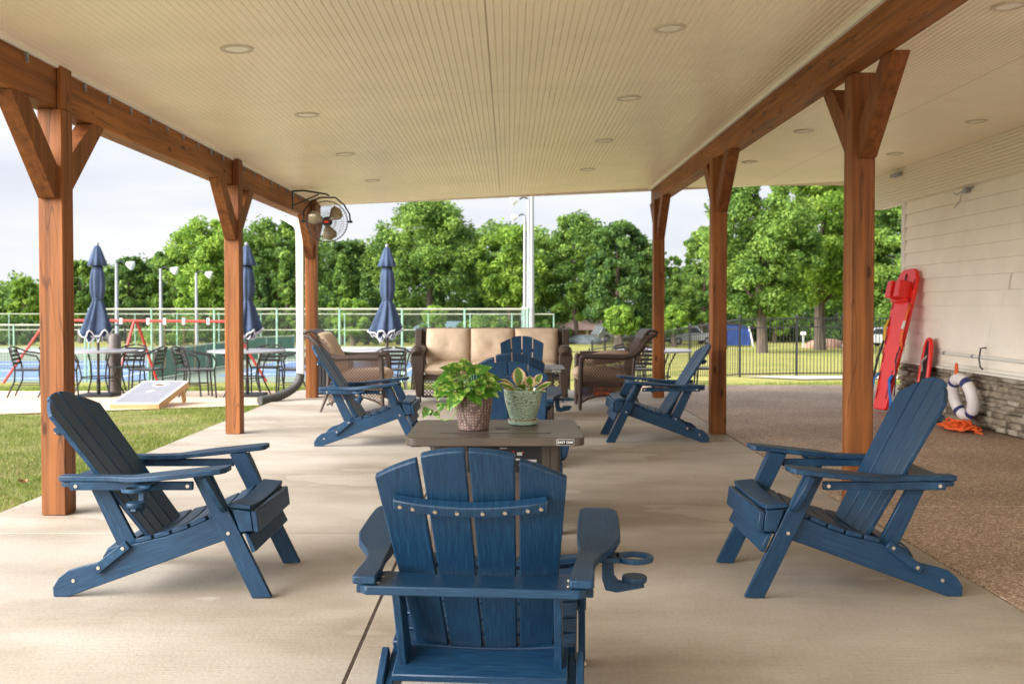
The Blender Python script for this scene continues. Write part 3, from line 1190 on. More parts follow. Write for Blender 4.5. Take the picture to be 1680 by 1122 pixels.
# ---- far buildings
def house(name, px0, px1, ytop, ybot, Y, depth, wall, roof, roof_h, label, windows=(), gable=False):
    x0, x1 = (px0 - 835) * Y / F, (px1 - 835) * Y / F
    zt, zb = H - (ytop - 500) * Y / F, H - (ybot - 500) * Y / F
    e = empty(name, ((x0 + x1) / 2, Y, zb), 0, label, 'house')
    w, h = (x1 - x0) / 2, zt - zb
    MB().box(-w, 0, -1, w, depth, h).build('wall', M[wall], e)
    rf = MB()
    o = .5
    if roof_h > 0:
        rf.prism([(-w - o, -o, h + .01), (-w - o, depth + o, h + .01), (-w * .7, depth / 2, h + roof_h)], (0, 0, 0.001)) if False else None
        vs = [(-w - o, -o, h + .01), (w + o, -o, h + .01), (w + o, depth + o, h + .01), (-w - o, depth + o, h + .01), (-w * .72, depth / 2, h + roof_h), (w * .72, depth / 2, h + roof_h)]
        rf._add(vs, [(0, 1, 5, 4), (1, 2, 5), (2, 3, 4, 5), (3, 0, 4), (3, 2, 1, 0)])
        rf.build('roof', M[roof], e, smooth=False)
    for (a, b, c, d, nm, mt) in windows:
        fr = MB().box(-w + 2 * w * a, -.06, h * c, -w + 2 * w * b, -.01, h * d).build(nm, M[mt], e)
    return e


house('brick_house', 905, 1012, 541, 567, 104, 9, 'brick', 'roof_brown', 1.0, 'low brick house beyond the field right of the sofa',
      [(.52, .56, 0, 1, 'white_pillar', 'white_trim'), (.25, .38, .25, .75, 'window', 'dark_glass'), (.70, .8, .0, .8, 'door', 'white_trim')])
house('brown_roofed_house', 1040, 1094, 534, 560, 128, 9, 'brick', 'roof_brown', 1.4, 'brown roofed house between the young tree and the far right post', [(.3, .45, .3, .8, 'window', 'dark_glass')])
house('beige_house', 1104, 1166, 538, 566, 118, 9, 'beige_wall', 'roof_brown', 1.5, 'beige house behind the parked silver car', [(.1, .35, 0, .7, 'garage_door', 'white_trim'), (.6, .7, .3, .8, 'window', 'dark_glass')])
house('pale_house', 1352, 1392, 522, 548, 118, 8, 'beige_wall', 'galv', .8, 'small pale house left of the nearest right post', [(.15, .45, .2, .8, 'window', 'dark_glass')])
house('blue_roofed_shed', 682, 766, 541, 556, 84, 5, 'beige_wall', 'roof_blue', .7, 'long low shed with blue grey roof above the sofa back')
house('red_roofed_building', 688, 760, 535, 556, 98, 7, 'brick', 'roof_brown', .5, 'terracotta roofed building behind the blue grey shed')


def car(px, Y, label, col, rz=0.):
    x = (px - 835) * Y / F
    e = empty('parked_car', (x, Y, ground_z(x, Y)), rz, label, 'car')
    m = MB()
    prof = [(-2.3, .35), (-2.35, .75), (-2.1, 1.0), (-1.75, 1.55), (-1.4, 1.68), (.4, 1.68), (1.0, 1.1), (2.0, .98), (2.3, .75), (2.3, .35)]
    m.prism([(a, -.9, b) for a, b in prof], (0, 1.8, 0))
    m.build('body', M[col], e, bevel=.06, seg=2)
    g = MB()
    g.prism([(-1.62, -.915, 1.08), (-1.35, -.915, 1.55), (.32, -.915, 1.55), (.8, -.915, 1.08)], (0, 1.83, 0))
    g.build('side_windows', M['dark_glass'], e)
    for a in (-1.4, 1.4):
        for s in (-1, 1):
            wh = MB().tube([(a, s * .82, .34), (a, s * .95, .34)], .34, 16).build('wheel', M['rubber'], e)
            MB().tube([(a, s * .93, .34), (a, s * .965, .34)], .19, 12).build('rim', M['galv'], wh)
    MB().box(2.26, -.75, .62, 2.33, -.4, .8).build('headlight', M['label_white'], e)
    MB().box(2.26, .4, .62, 2.33, .75, .8).build('headlight', M['label_white'], e)
    return e


car(1131, 92, 'silver car parked in front of the beige house', 'silver_paint', 0.15)
car(1452, 82, 'dark grey car parked behind the fence next to the red rescue board', 'silver_paint', 2.2)
car(1008, 100, 'silver car beside the brick house', 'silver_paint', .4)

# blue container with a sloping end and white corner pole
x = (1205 - 835) * 84 / F
e = empty('dumpster', (x, 84, ground_z(x, 84)), 0, 'large blue metal container standing on the grass beyond the picket fence', 'dumpster')
MB().prism([(-1.9, 0, .1), (1.35, 0, .1), (1.35, 0, 1.0), (1.0, 0, 1.75), (-1.9, 0, 1.95)], (0, 1.8, 0)).build('container_body', M['blue_paint'], e, bevel=.03)
m = MB()
for k in range(6):
    m.box(-1.8 + k * .5, -.06, .12, -1.72 + k * .5, -.003, 1.7)
m.build('ribs', M['blue_paint'], e)
MB().prism([(-1.95, -.05, 1.97), (.98, -.05, 1.77), (.6, -.05, 1.95), (-1.5, -.05, 2.15)], (0, 1.9, 0)).build('lid', M['black_plastic'], e)
MB().tube([(1.55, -.1, 0), (1.15, -.1, 1.7)], .07).build('white_corner_pole', M['white_metal'], e)
x = (1317 - 835) * 80 / F
e = empty('mailbox', (x, 80, ground_z(x, 80)), 0, 'small white mailbox on a post in the field', 'mailbox')
MB().box(-.05, -.05, 0, .05, .05, 1.0).build('mailbox_post', M['white_metal'], e)
MB().box(-.16, -.25, 1.0, .16, .25, 1.28).build('box', M['white_metal'], e, bevel=.04)
rng = np.random.default_rng(3)
for k, (px, py, Y, s, mt, lab) in enumerate([(1352, 562, 78, 1.3, 'brick', 'low ring of reddish landscape stone in the field'), (1384, 562, 78, .8, 'rock', 'grey boulder beside the reddish stone ring'),
                                             (952, 558, 92, 1.5, 'tarp', 'grey tarp covered heap in front of the brick house'), (923, 560, 92, .0, 'red_plastic', '')]):
    if not s:
        continue
    x = (px - 835) * Y / F
    vs, fs = [], []
    m = MB().lathe([(1.0, -.1), (1.05, .2), (.85, .5), (.5, .68), (0, .72)], n=14, fn=lambda a, q: 1 + .14 * math.sin(3 * a + q) + .08 * math.sin(7 * a))
    o = m.build('boulder' if k < 2 else 'covered_heap', M[mt])
    o.location = (x, Y, ground_z(x, Y))
    o.scale = (s * 1.2, s * .7, s * .8)
    tag(o, lab, 'rock' if k < 2 else 'heap')


# ---- light poles
def light_pole(px, ytop, Y, label, lamps, r=.10, side=1):
    x = (px - 835) * Y / F
    g = ground_z(x, Y)
    h = H - (ytop - 500) * Y / F - g
    e = empty('light_pole', (x, Y, g), 0, label, 'light pole')
    MB().tube([(0, 0, -.1), (0, 0, h * .45), (0, 0, h)], [r * 1.25, r * 1.05, r * .8], 10).build('pole', M['galv'], e)
    for (dz, dx) in lamps:
        a = MB().tube([(0, 0, h + dz), (side * dx * .5, 0, h + dz + .12), (side * dx, 0, h + dz)], .045, 6).build('lamp_arm', M['steel_dark'], e)
        mt = Matrix.Translation((side * (dx + .1), 0, h + dz - .02)) @ Matrix.Rotation(R(70 * -side), 4, 'Y') @ Matrix.Rotation(math.pi, 4, 'X')
        mm = MB().lathe([(.07, 0), (.12, .05), (.24, .32), (.26, .38), (.0, .42)], n=14)
        mm.v = [tuple(mt @ Vector(p)) for p in mm.v]
        mm.build('floodlight', M['white_metal'], a)
    return e


light_pole(195, 432, 55, 'court light pole nearest the leftmost umbrella', [(0, .45)], .10)
light_pole(267, 441, 60, 'middle one of the three left court light poles', [(0, .5)], .10)
light_pole(325, 448, 65, 'court light pole just left of the second left post', [(0, .5)], .10)
light_pole(855, 426, 100, 'short light pole with three stacked floodlights', [(0, .5), (-.62, .5), (-1.2, .5)], .13, -1)
light_pole(861, 355, 66, 'tall light pole with a single floodlight, second from the left of its row', [(0, .4)], .11, -1)
light_pole(867, 328, 55, 'tall light pole whose single floodlight nearly meets the ceiling edge', [(0, .5)], .10, -1)
light_pole(872.5, 300, 46, 'thickest light pole, rightmost of the row, top hidden by the ceiling', [(0, .5)], .11, -1)

# ---- swing set
def swing_set():
    Y = 37.7
    gz = ground_z(-14, Y)
    X = lambda px, y=Y: (px - 835) * y / F
    e = empty('swing_set', (X(225), Y, gz), 0, 'red metal swing set standing in front of the court fence', 'swing set')
    ox = X(225)
    ht = H - (525 - 500) * Y / F - gz
    top = [X(85) - ox, 0., X(374) - ox]
    MB().tube([(top[0], 0, ht), (top[2], 0, ht - .05)], .05, 10).build('top_beam', M['red_paint'], e)
    feet = [(X(20) - ox, -.6), (X(60) - ox, .9)], [(X(207) - ox, -.8), (X(248) - ox, .8)], [(X(395) - ox, -.8), (X(430) - ox, .8)]
    for t, ff in zip(top, feet):
        for (fx, fy) in ff:
            mx_ = t + (fx - t) * .10
            MB().tube([(t, 0, ht), (mx_, fy * .10, ht - .12), (fx, fy, 0)], .052, 8).build('leg', M['red_paint'], e)
    for px in (202, 246, 273, 304, 344):
        x = X(px) - ox
        MB().box(x - .05, -.05, ht - .16, x + .05, .05, ht + .08).build('hanger', M['white_metal'], e)
    for a, b in ((255, 273), (304, 322)):
        xa, xb = X(a) - ox, X(b) - ox
        s = MB().prism([(xa, -.1, .55), (xa + .05, -.1, .50), (xb - .05, -.1, .50), (xb, -.1, .55), (xb, -.1, .58), (xa, -.1, .58)], (0, .2, 0)).build('swing_seat', M['black_plastic'], e)
        MB().tube([(xa, 0, .56), (xa, 0, ht - .08)], .012, 5).build('chain', M['chain'], s)
        MB().tube([(xb, 0, .56), (xb, 0, ht - .08)], .012, 5).build('chain', M['chain'], s)


swing_set()

# ---- lawn blades on the near lawn (nobody could count them)
def lawn():
    # soil / short turf sheet, just under the blades
    rws = []
    for k in range(40):
        y = -3 + 16.6 * k / 39
        rws.append((y, -14, -2.94))
    sheet('lawn_soil', rws, M['turf'], .008, 'mown turf soil of the lawn left of the porch')
    rng = np.random.default_rng(11)
    n = 120000
    y = 2.6 + 10.4 * rng.random(n) ** 1.0
    x = -2.97 - rng.random(n) ** 1.25 * 6.5
    lim = np.interp(x, [c[0] for c in cols], [c[1] for c in cols])
    keep = (y < lim) & (x > -(835 + 60) * y / F) & ~((x > -5.1) & (x < -4.3) & (y > 12.3) & (y < 13.6) & (rng.random(n) < .6))
    patch = .8 * np.sin(x * 1.7 + 1.3 * np.sin(y * 1.1)) + .8 * np.sin(y * 1.3 + x * .8) + .7 * np.sin(x * 4.9 + 2 * np.sin(y * 3.3)) + .5 * np.sin(y * 7.3 + 3 * np.sin(x * 2.1))
    keep &= (patch + rng.normal(size=n) * .8) > -.95
    x, y, patch = x[keep], y[keep], patch[keep]
    n = len(x)
    z = np.array([ground_z(a, b) for a, b in zip(x, y)]) + .005
    hgt = .018 + .028 * rng.random(n)
    a = rng.random(n) * 6.283
    w = .0025 + .003 * rng.random(n)
    lx, ly = rng.normal(size=n) * .022, rng.normal(size=n) * .022
    p0 = np.stack([x - np.cos(a) * w, y - np.sin(a) * w, z], 1)
    p1 = np.stack([x + np.cos(a) * w, y + np.sin(a) * w, z], 1)
    p2 = np.stack([x + lx, y + ly, z + hgt], 1)
    vs = np.stack([p0, p1, p2], 1).reshape(-1, 3)
    tint = np.clip(.38 - patch * .10 + rng.normal(size=n) * .22, 0, 1)
    o = np_mesh('lawn_grass', vs, np.arange(n * 3).reshape(-1, 3), M['blade'], tint=np.repeat(tint, 3))
    tag(o, 'mown grass blades of the lawn left of the porch', 'grass', kind='stuff')
    # the sunlit strips beyond the walkway and along the apron
    n = 42000
    x = np.concatenate([-26 + 27 * rng.random(n * 2 // 3), 2 + 16 * rng.random(n // 3)])
    n = len(x)
    y = np.where(x < 1.5, 16.65 + 5.5 * rng.random(n) ** 1.4, 17.35 + 5 * rng.random(n) ** 1.4)
    z = np.array([ground_z(a, b) for a, b in zip(x, y)]) - .005
    z = np.where((x > 1.9) & (y < 17.4), z, z)
    hgt = .05 + .05 * rng.random(n)
    a = rng.random(n) * 6.283
    w = .006 + .006 * rng.random(n)
    p0 = np.stack([x - np.cos(a) * w, y - np.sin(a) * w, z], 1)
    p1 = np.stack([x + np.cos(a) * w, y + np.sin(a) * w, z], 1)
    p2 = np.stack([x + rng.normal(size=n) * .03, y + rng.normal(size=n) * .03, z + hgt], 1)
    vs = np.stack([p0, p1, p2], 1).reshape(-1, 3)
    o = np_mesh('grass_strip', vs, np.arange(n * 3).reshape(-1, 3), M['blade'], tint=np.repeat(np.clip(.35 + rng.normal(size=n) * .2, 0, 1), 3))
    tag(o, 'bright grass strip beyond the walkway', 'grass', kind='stuff')


lawn()


def litter():
    rng = np.random.default_rng(31)
    vs, fs = [], []
    n = 0
    for k in range(170):
        t = rng.random()
        if t < .45:
            x, y, z = -2.93 + abs(rng.normal()) * .18, 3 + 9.5 * rng.random(), .004
        elif t < .75:
            x, y, z = 2.03 + rng.normal() * .10, 3 + 9 * rng.random(), .004
        else:
            x, y, z = -2.6 + 4.4 * rng.random(), 2.6 + 9 * rng.random(), .004
        s = .004 + .007 * rng.random()
        a = rng.random() * 6.28
        o = len(vs)
        for q in range(5):
            b = a + q * 1.257
            vs.append((x + math.cos(b) * s * (1 + .5 * (q % 2)), y + math.sin(b) * s * .6, z + .003 * rng.random()))
        fs.append((o, o + 1, o + 2))
        fs.append((o, o + 2, o + 3))
        fs.append((o, o + 3, o + 4))
    o = np_mesh('leaf_litter', np.array(vs), np.array(fs), M['dead_leaf'])
    tag(o, 'tiny dry leaf crumbs scattered on the slab edges', 'litter', kind='stuff')


litter()
for k, (px, py, lab) in enumerate([(85, 703, 'brown curled leaf on the lawn near the first left post'), (423, 671, 'brown curled leaf on the grass beside the drain pipe'), (36, 803, 'brown curled leaf on the lawn at the left edge')]):
    Y = 1.26 * F / (py - 500)
    p = at(px, py, Y)
    m = MB()
    for q in range(6):
        a0, a1 = q * 1.05, (q + 1) * 1.05
        m._add([(0, 0, .02), (.05 * math.cos(a0), .035 * math.sin(a0), .03 + .02 * (q % 2)), (.05 * math.cos(a1), .035 * math.sin(a1), .03 + .02 * ((q + 1) % 2))], [(0, 1, 2)])
    o = m.build('dry_leaf', M['dead_leaf'], smooth=False)
    o.location = (p.x, p.y, ground_z(p.x, p.y) + .02)
    o.rotation_euler = (.2, .1, k)
    tag(o, lab, 'leaf')


# ================================================================== THE PORCH
CZ = lambda x: 2.68 + .052 * x if x < 2.0 else 2.785 + .006 * (x - 2.0)          # ceiling height (the ceiling rises to the right)
porch = empty('porch_roof', (0, 0, 0), 0, 'timber porch roof with cream beadboard ceiling carried on six stained posts', 'porch')


def beadboard(x0, x1, yends, step=.0406):
    """grooved boards running along y; yends(x) -> far end"""
    m = MB()
    seams_y = [2.02, 4.46, 6.90, 9.35, 11.80]
    n = int((x1 - x0) / step)
    y_starts = [-.4] + seams_y
    for i in range(n):
        a = x0 + i * step
        b = a + step
        yb = yends((a + b) / 2)
        ends = seams_y + [yb]
        for ys, ye in zip(y_starts, ends):
            p = [(a + .0035, ys + .0025), (a + .0065, ys + .0025)]
            vs = []
            for y in (ys + .002, ye - (.002 if ye != yb else 0)):
                vs += [(a, y, CZ(a) + .007), (a + .004, y, CZ(a)), (b - .004, y, CZ(b)), (b, y, CZ(b) + .007)]
            m._add(vs, [(0, 4, 5, 1)[::-1], (1, 5, 6, 2)[::-1], (2, 6, 7, 3)[::-1]])
    return m


def yend(x):
    return 13.55 if x < 2.9 else 13.55 - (x - 2.9) * .48


for name, a, b in (('ceiling', -2.553, 1.95), ('ceiling', 2.07, 4.66)):
    beadboard(a, b, yend).build(name, M['ceiling'], porch, smooth=False)
MB().prism([(-2.72, -.42, CZ(-2.72) + .02), (2., -.42, CZ(2.) + .02), (4.75, -.42, CZ(4.75) + .02), (4.75, -.42, 3.1), (-2.72, -.42, CZ(-2.72) + .22)], (0, 13.9, 0)).build('roof_deck', M['ceiling_gap'], porch)
MB().prism([(-2.74, 13.49, CZ(-2.7)), (3.0, 13.49, CZ(3)), (3.0, 13.49, CZ(3) + .2), (-2.74, 13.49, CZ(-2.7) + .2)], (0, .05, 0)).build('fascia', M['white_trim'], porch)
# lengthwise panel joints
for x in (-.12, 3.3):
    MB().box(x - .0025, -.4, CZ(x) - .0008, x + .0025, 13.2 if x < 3 else 12.9, CZ(x) + .004).build('panel_joint', M['ceiling_gap'], porch)

# beams
bl = dict(x0=-2.645, x1=-2.50)
MB().box(-2.70, -.4, 2.31, -2.555, 13.5, 2.553).build('beam', M['beam'], porch, bevel=.006)
MB().box(1.93, -.4, 2.565, 2.07, 13.5, 2.775).build('beam', M['beam'], porch, bevel=.006)
MB().box(1.905, -.4, 2.752, 1.928, 13.52, 2.79).build('trim_strip', M['white_trim'], porch)
MB().box(-2.553, -.4, 2.532, -2.535, 5.62, 2.556).build('trim_strip', M['white_trim'], porch)
MB().box(-2.553, 5.78, 2.532, -2.535, 9.18, 2.556).build('trim_strip', M['white_trim'], porch)
MB().box(-2.553, 9.34, 2.532, -2.535, 12.77, 2.556).build('trim_strip', M['white_trim'], porch)
for k in range(24):
    y = 4.2 + k * .36
    if min(abs(y - 5.7), abs(y - 9.26), abs(y - 12.85)) < .12:
        continue
    b = MB().box(-2.5535, y - .011, 2.500, -2.542, y + .011, 2.531)
    b.box(-2.5535, y - .004, 2.480, -2.538, y + .004, 2.499)
    b.build('clip', M['galv'], porch)


def brace(parent, base, dy, w=.09, run=.42, zb=1.9, zt=2.31, hx=.0):
    """knee brace in the plane of the beam: from the post up to the beam"""
    x, y = base
    s = 1 if dy > 0 else -1
    a = Vector((x, y + s * .07, zb))
    y0, y1 = y + s * .068, y + s * (.068 + run)
    t = .125
    # profile in (y, z): vertical cut at the post, horizontal cut at the beam
    pts = [(y0, zb), (y0, zb + t * 1.5), (y1 - s * t * 1.45, zt), (y1, zt), (y0 + s * .035, zb)]
    m = MB().prism([(x - w / 2, p, z) for p, z in pts], (w, 0, 0))
    o = m.build('knee_brace', M['brace'], parent, bevel=.004)
    for q in (.25, .8):
        pass
    return o


posts = [(-2.595, 5.70, 1, 0), (-2.565, 9.26, 1, 0), (-2.555, 12.85, 1, 0), (2.085, 5.91, 0, 0), (1.955, 9.27, 0, 0), (1.94, 12.87, 0, 0)]
for (x, y, left, _) in posts:
    if left:
        p = MB()
        p.box(x - .07, y - .07, 0.001, x + .07, y + .07, 2.309)
        o = p.build('post', M['post'], porch, bevel=.006)
        MB().box(-2.5535, y - .068, 2.3095, x + .069, y + .068, 2.546).build('post_head', M['post'], o, bevel=.004)
        zt, zb = 2.309, 1.80
        brace(o, (x - .005, y), -1, .10, .52, zb, zt)
        brace(o, (x - .005, y), 1, .10, .52, zb + .05, zt)
    else:
        z0 = -.004 if x > 2.03 else .001
        o = MB().box(x - .07, y - .07, z0, x + .07, y + .07, 2.562).build('post', M['post'], porch, bevel=.006)
        brace(o, (x + .015, y), -1, .10, .52, 2.06, 2.562)
        brace(o, (x + .015, y), 1, .10, .52, 2.06, 2.562)

# recessed lights
for (x, y) in [(-1.49, 5.47), (-1.49, 7.35), (-1.52, 9.25), (-1.54, 11.2), (-1.49, 3.6), (.885, 5.5), (.885, 7.35), (.885, 9.25), (.885, 11.2), (.885, 3.6),
               (2.66, 5.3), (2.69, 7.2), (2.70, 9.1), (2.68, 11.05), (4.07, 8.65), (4.08, 10.5), (4.05, 6.8)]:
    z = CZ(x)
    mt = Matrix.Translation((x, y, z)) @ Matrix.Rotation(-math.atan(.052), 4, 'Y')
    m = MB().lathe([(.062, -.003), (.070, -.010), (.088, -.008), (.092, -.001), (.092, .006)], n=32, caps=False)
    m.v = [tuple(mt @ Vector(p)) for p in m.v]
    o = m.build('recessed_light', M['fixture'], porch)
    m = MB().lathe([(.0, -.0035), (.064, -.0035), (.064, .004)], n=32)
    m.v = [tuple(mt @ Vector(p)) for p in m.v]
    m.build('lens', M['lamp_lens'], o)

# ---- the building on the right
bld = empty('clubhouse', (4.67, 11.7, 0), 0, 'cream sided building with stacked stone base along the right side', 'building')
bx, by = 4.67, 11.7


def L(m):           # world -> local of the building
    m.v = [(x - bx, y - by, z) for x, y, z in m.v]
    return m


m = MB()
z = .585
k = 0
rng = np.random.default_rng(5)
while z < 2.44:
    z2 = z + .152
    # each course laps over the one below; butt joints between boards
    y = -3.2
    joints = sorted(rng.random(5) * 14 - 3)
    ys = [-3.2] + list(joints) + [11.64]
    for a, b in zip(ys, ys[1:]):
        if b - a < .05:
            continue
        m.prism([(4.72, a + .0015, z), (4.641, a + .0015, z), (4.668, a + .0015, z2 - .001), (4.72, a + .0015, z2 - .001)], (0, b - a - .003, 0))
    z = z2
L(m).build('siding', M['siding'], bld, smooth=False)
L(MB().box(4.735, -3.2, -.05, 12.5, 11.66, 2.9)).build('wall_core', M['siding'], bld)
L(MB().box(4.642, 11.642, .56, 4.75, 11.74, 2.43)).build('corner_board', M['white_trim'], bld)
L(MB().box(4.76, 11.66, .56, 12.4, 11.70, 2.9)).build('end_wall', M['siding'], bld)
m = MB()
m.box(4.60, -3.2, .525, 4.73, 11.66, .548)
m.box(4.635, -3.2, .550, 4.73, 11.66, .583)
L(m).build('ledge_trim', M['white_trim'], bld)
# eave board with grooves
m = MB()
n = 11
zb_, zt_ = 2.405, 2.80
for k in range(n):
    a = zb_ + (zt_ - zb_) * k / n
    b = zb_ + (zt_ - zb_) * (k + 1) / n
    m.prism([(4.600, -3.2, a + .005), (4.612, -3.2, a), (4.622, -3.2, a), (4.622, -3.2, b), (4.612, -3.2, b), (4.600, -3.2, b - .005)], (0, 15.75, 0))
L(m).build('eave_board', M['eave'], bld, smooth=False)
L(MB().box(4.625, -3.2, 2.40, 4.75, 12.55, 2.80)).build('eave_soffit', M['eave'], bld)
L(MB().box(4.54, 11.6, 2.71, 4.598, 11.85, 2.755)).build('junction_box', M['galv'], bld, bevel=.005)
m = MB()
m.box(4.60, 10.0, 2.33, 4.645, 10.07, 2.385)
m.tube([(4.62, 10.3, 2.36), (4.60, 10.2, 2.33), (4.62, 10.1, 2.36), (4.63, 9.9, 2.38)], .007, 6)
m.tube([(4.61, 10.1, 2.34), (4.60, 10.12, 2.26), (4.60, 10.25, 2.20)], .005, 6)
L(m).build('cable_bracket', M['galv'], bld)

# stacked stone: each stone its own jittered block, one veneer
def stone_base():
    rng = np.random.default_rng(21)
    vs, fs, tt = [], [], []
    z = 0.0
    while z < .505:
        h = .028 + .038 * rng.random()
        if rng.random() < .16:
            h = .075 + .02 * rng.random()
        if z + h > .52:
            h = .522 - z
        if h < .012:
            break
        y = 2.0 + rng.random() * .1
        while y < 11.68:
            w = (.07 + .20 * rng.random()) * (1 if h < .06 else .9)
            y2 = min(y + w, 11.70)
            dx = .045 * rng.random() + .006
            g = .0035
            j = lambda: rng.normal() * .0035
            x0 = 4.70
            xf = 4.625 - dx + .02
            o = len(vs)
            sk = rng.normal() * .006
            c = [(y + g + j(), z + g * .6 + j()), (y2 - g + j(), z + g * .6 + sk + j()), (y2 - g + j(), z + h - g * .6 + sk + j()), (y + g + j(), z + h - g * .6 + j())]
            for (a, b) in c:
                vs.append((x0 - bx, a - by, b))
            ym, zm = (y + y2) / 2, z + h / 2
            for (a, b) in c:
                vs.append((xf + .008 + abs(j()) * 2 - bx, a - by, b))
            for (a, b) in c:
                vs.append((xf - .006 + j() * 1.5 - bx, ym + (a - ym) * .84 - by, zm + (b - zm) * .72))
            t = min(1, max(0, .55 + rng.normal() * .26))
            tt += [t] * 12
            for q in range(4):
                r_ = (q + 1) % 4
                fs.append((o + q, o + r_, o + 4 + r_, o + 4 + q))
                fs.append((o + 4 + q, o + 4 + r_, o + 8 + r_, o + 8 + q))
            fs.append((o + 8, o + 9, o + 10, o + 11))
            y = y2
        z += h
    o = np_mesh('stone_veneer', np.array(vs), np.array(fs), M['stone'], bld, tint=np.array(tt))
    L(MB().box(4.662, -3.2, -.02, 4.73, 11.68, .524)).build('mortar_bed', M['mortar'], bld)
    L(MB().box(4.66, 11.685, -.02, 12.4, 11.72, .55)).build('stone_return', M['stone'], bld)


stone_base()


# ================================================================== ADIRONDACK CHAIR
def adirondack():
    r = empty('adirondack_chair')
    B = M['blue']
    bv = dict(bevel=.003)

    def bolt(parent, u, y, z, side):
        m = MB().tube([(u, y, z), (u, y + side * .003, z)], .0075, 10)
        m.tube([(u, y + side * .003, z), (u, y + side * .005, z)], .004, 6)
        m.build('bolt', M['bolt'], parent)

    for s in (-1, 1):
        # stringer that is also the rear leg
        prof = [(-.006, 0), (.056, 0), (.300, .088), (.555, .181), (.800, .268), (.812, .345), (.790, .382), (.690, .345), (.620, .312), (.54, .277), (.46, .249), (.38, .231), (.31, .212), (.215, .158), (.164, .137),
                (.105, .123), (.054, .108), (.016, .078), (-.008, .038)]
        y = .240 if s > 0 else -.262
        rail = MB().prism([(u, y, z) for u, z in prof], (0, .022, 0)).build('side_rail', M['blue_rail'], r, **bv)
        bolt(rail, .078, s * .2625, .067, s)
        # front leg
        y = .264 if s > 0 else -.287
        leg = MB().prism([(.818, y, 0), (.898, y, .004), (.650, y, .516), (.573, y, .508)], (0, .023, 0)).build('front_leg', M['blue_leg'], r, **bv)
        bolt(leg, .722, s * .2875, .268, s)
        # gusset under the arm, standing out from the leg's front edge
        o = Vector((.647, s * .288, .510))
        dn = Vector((.895 - .665, 0, .004 - .4695)).normalized()
        g = [(0, 0), (.052, 0), (.052, .050), (.034, .135), (.018, .158), (0, .165)]
        pts = [o + Vector((0, s * a, 0)) + dn * b for a, b in g]
        MB().prism(pts, Vector((-.020, 0, -.010))).build('arm_bracket', B, r, bevel=.002)
        # arm rail under the arm
        ar = MB().box(.088, s * .289 - .0 if s > 0 else -.309, .448, .585, .309 if s > 0 else -.289, .4825).build('arm_rail', B, r, **bv)
        bolt(ar, .112, s * .3095, .465, s)
        bolt(ar, .565, s * .3095, .465, s)
        # rear end cleat, seen end-on from behind
        MB().box(.075, s * .262 if s > 0 else -.287, .448, .13, .287 if s > 0 else -.262, .4825).build('arm_cleat', B, r, bevel=.004)
        # arm
        top = [(.040, .248), (.040, .306), (.055, .312), (.20, .312), (.27, .318), (.33, .340), (.40, .374), (.47, .390), (.60, .392), (.700, .388), (.728, .374), (.738, .345), (.738, .285),
               (.725, .268), (.60, .262), (.45, .262), (.36, .270), (.25, .262), (.12, .250)]
        zf = lambda u: .484 + (0 if u < .33 else (u - .33) * .105)
        m = MB()
        n = len(top)
        a = [(u, s * y, zf(u)) for u, y in top]
        b = [(u, s * y, zf(u) + .022) for u, y in top]
        # split the faces lengthwise so that the arm can bend
        arm = MB()
        vs = a + b
        fs = []
        for i in range(n):
            j = (i + 1) % n
            fs.append((i, j, j + n, i + n))
        outer = list(range(0, 13))
        # caps as strips: pair the outer edge with the inner edge
        us = sorted(set([.04, .12, .2, .27, .33, .40, .47, .60, .70, .738]))
        fo = lambda u: lerp_tab(sorted([(p[0], p[1]) for p in top[1:13]]), u)
        fi = lambda u: lerp_tab(sorted([(p[0], p[1]) for p in [top[0]] + top[13:][::-1]]), u)
        uu = [.040, .050, .12, .20, .25, .30, .33, .36, .40, .44, .47, .55, .63, .700, .718, .730, .738]
        strip = MB()
        v = []
        for u in uu:
            yo, yi = fo(u), fi(u)
            if u > .70:
                q = (u - .70) / .038
                yo = .388 - .034 * q ** 2.2
                yi = .264 + .022 * q ** 2.2
            for (y_, z_) in ((yi, 0), (yo, 0), (yo, .022), (yi, .022)):
                v.append((u, s * y_, zf(u) + z_))
        f = []
        for i in range(len(uu) - 1):
            for c in range(4):
                d = (c + 1) % 4
                q = (i * 4 + c, i * 4 + d, i * 4 + 4 + d, i * 4 + 4 + c)
                f.append(q if s < 0 else q[::-1])
        f.append((0, 3, 2, 1) if s < 0 else (0, 1, 2, 3))
        e_ = (len(uu) - 1) * 4
        f.append((e_, e_ + 1, e_ + 2, e_ + 3) if s < 0 else (e_ + 3, e_ + 2, e_ + 1, e_))
        strip._add(v, f)
        arm = strip.build('armrest', B, r, bevel=.004, seg=2, ang=25)
        # support board from the arm down to the stringer
        y = .204 if s > 0 else -.226
        MB().prism([(.128, y, .457), (.202, y, .457), (.325, y, .218), (.255, y, .182)], (0, .022, 0)).build('back_support', M['blue_leg'], r, **bv)
        # link on the outside of the stringer
        y = .264 if s > 0 else -.285
        c0, c1 = Vector((.180, y, .118)), Vector((.300, y, .214))
        d = (c1 - c0).normalized()
        q = Vector((-d.z, 0, d.x)) * .019
        lk = MB().prism([c0 - q - d * .012, c0 + q - d * .012, c1 + q + d * .012, c1 - q + d * .012], (0, .021, 0)).build('link_bar', B, r, **bv)
        bolt(lk, .190, s * .2855, .126, s)
        bolt(lk, .290, s * .2855, .206, s)

    # lumbar bar: flat board on which the arms end, hollowed for the back
    ins = [(-.272, .036), (.272, .036), (.288, .050), (.296, .085), (.284, .178), (.240, .188), (.19, .176), (.10, .160), (0, .155), (-.10, .160), (-.19, .176), (-.240, .188), (-.284, .178), (-.296, .085), (-.288, .050)]
    lb = MB()
    zt = .4580
    lb.prism([(u + .0, y, zt) for y, u in ins], (0, 0, .0235))
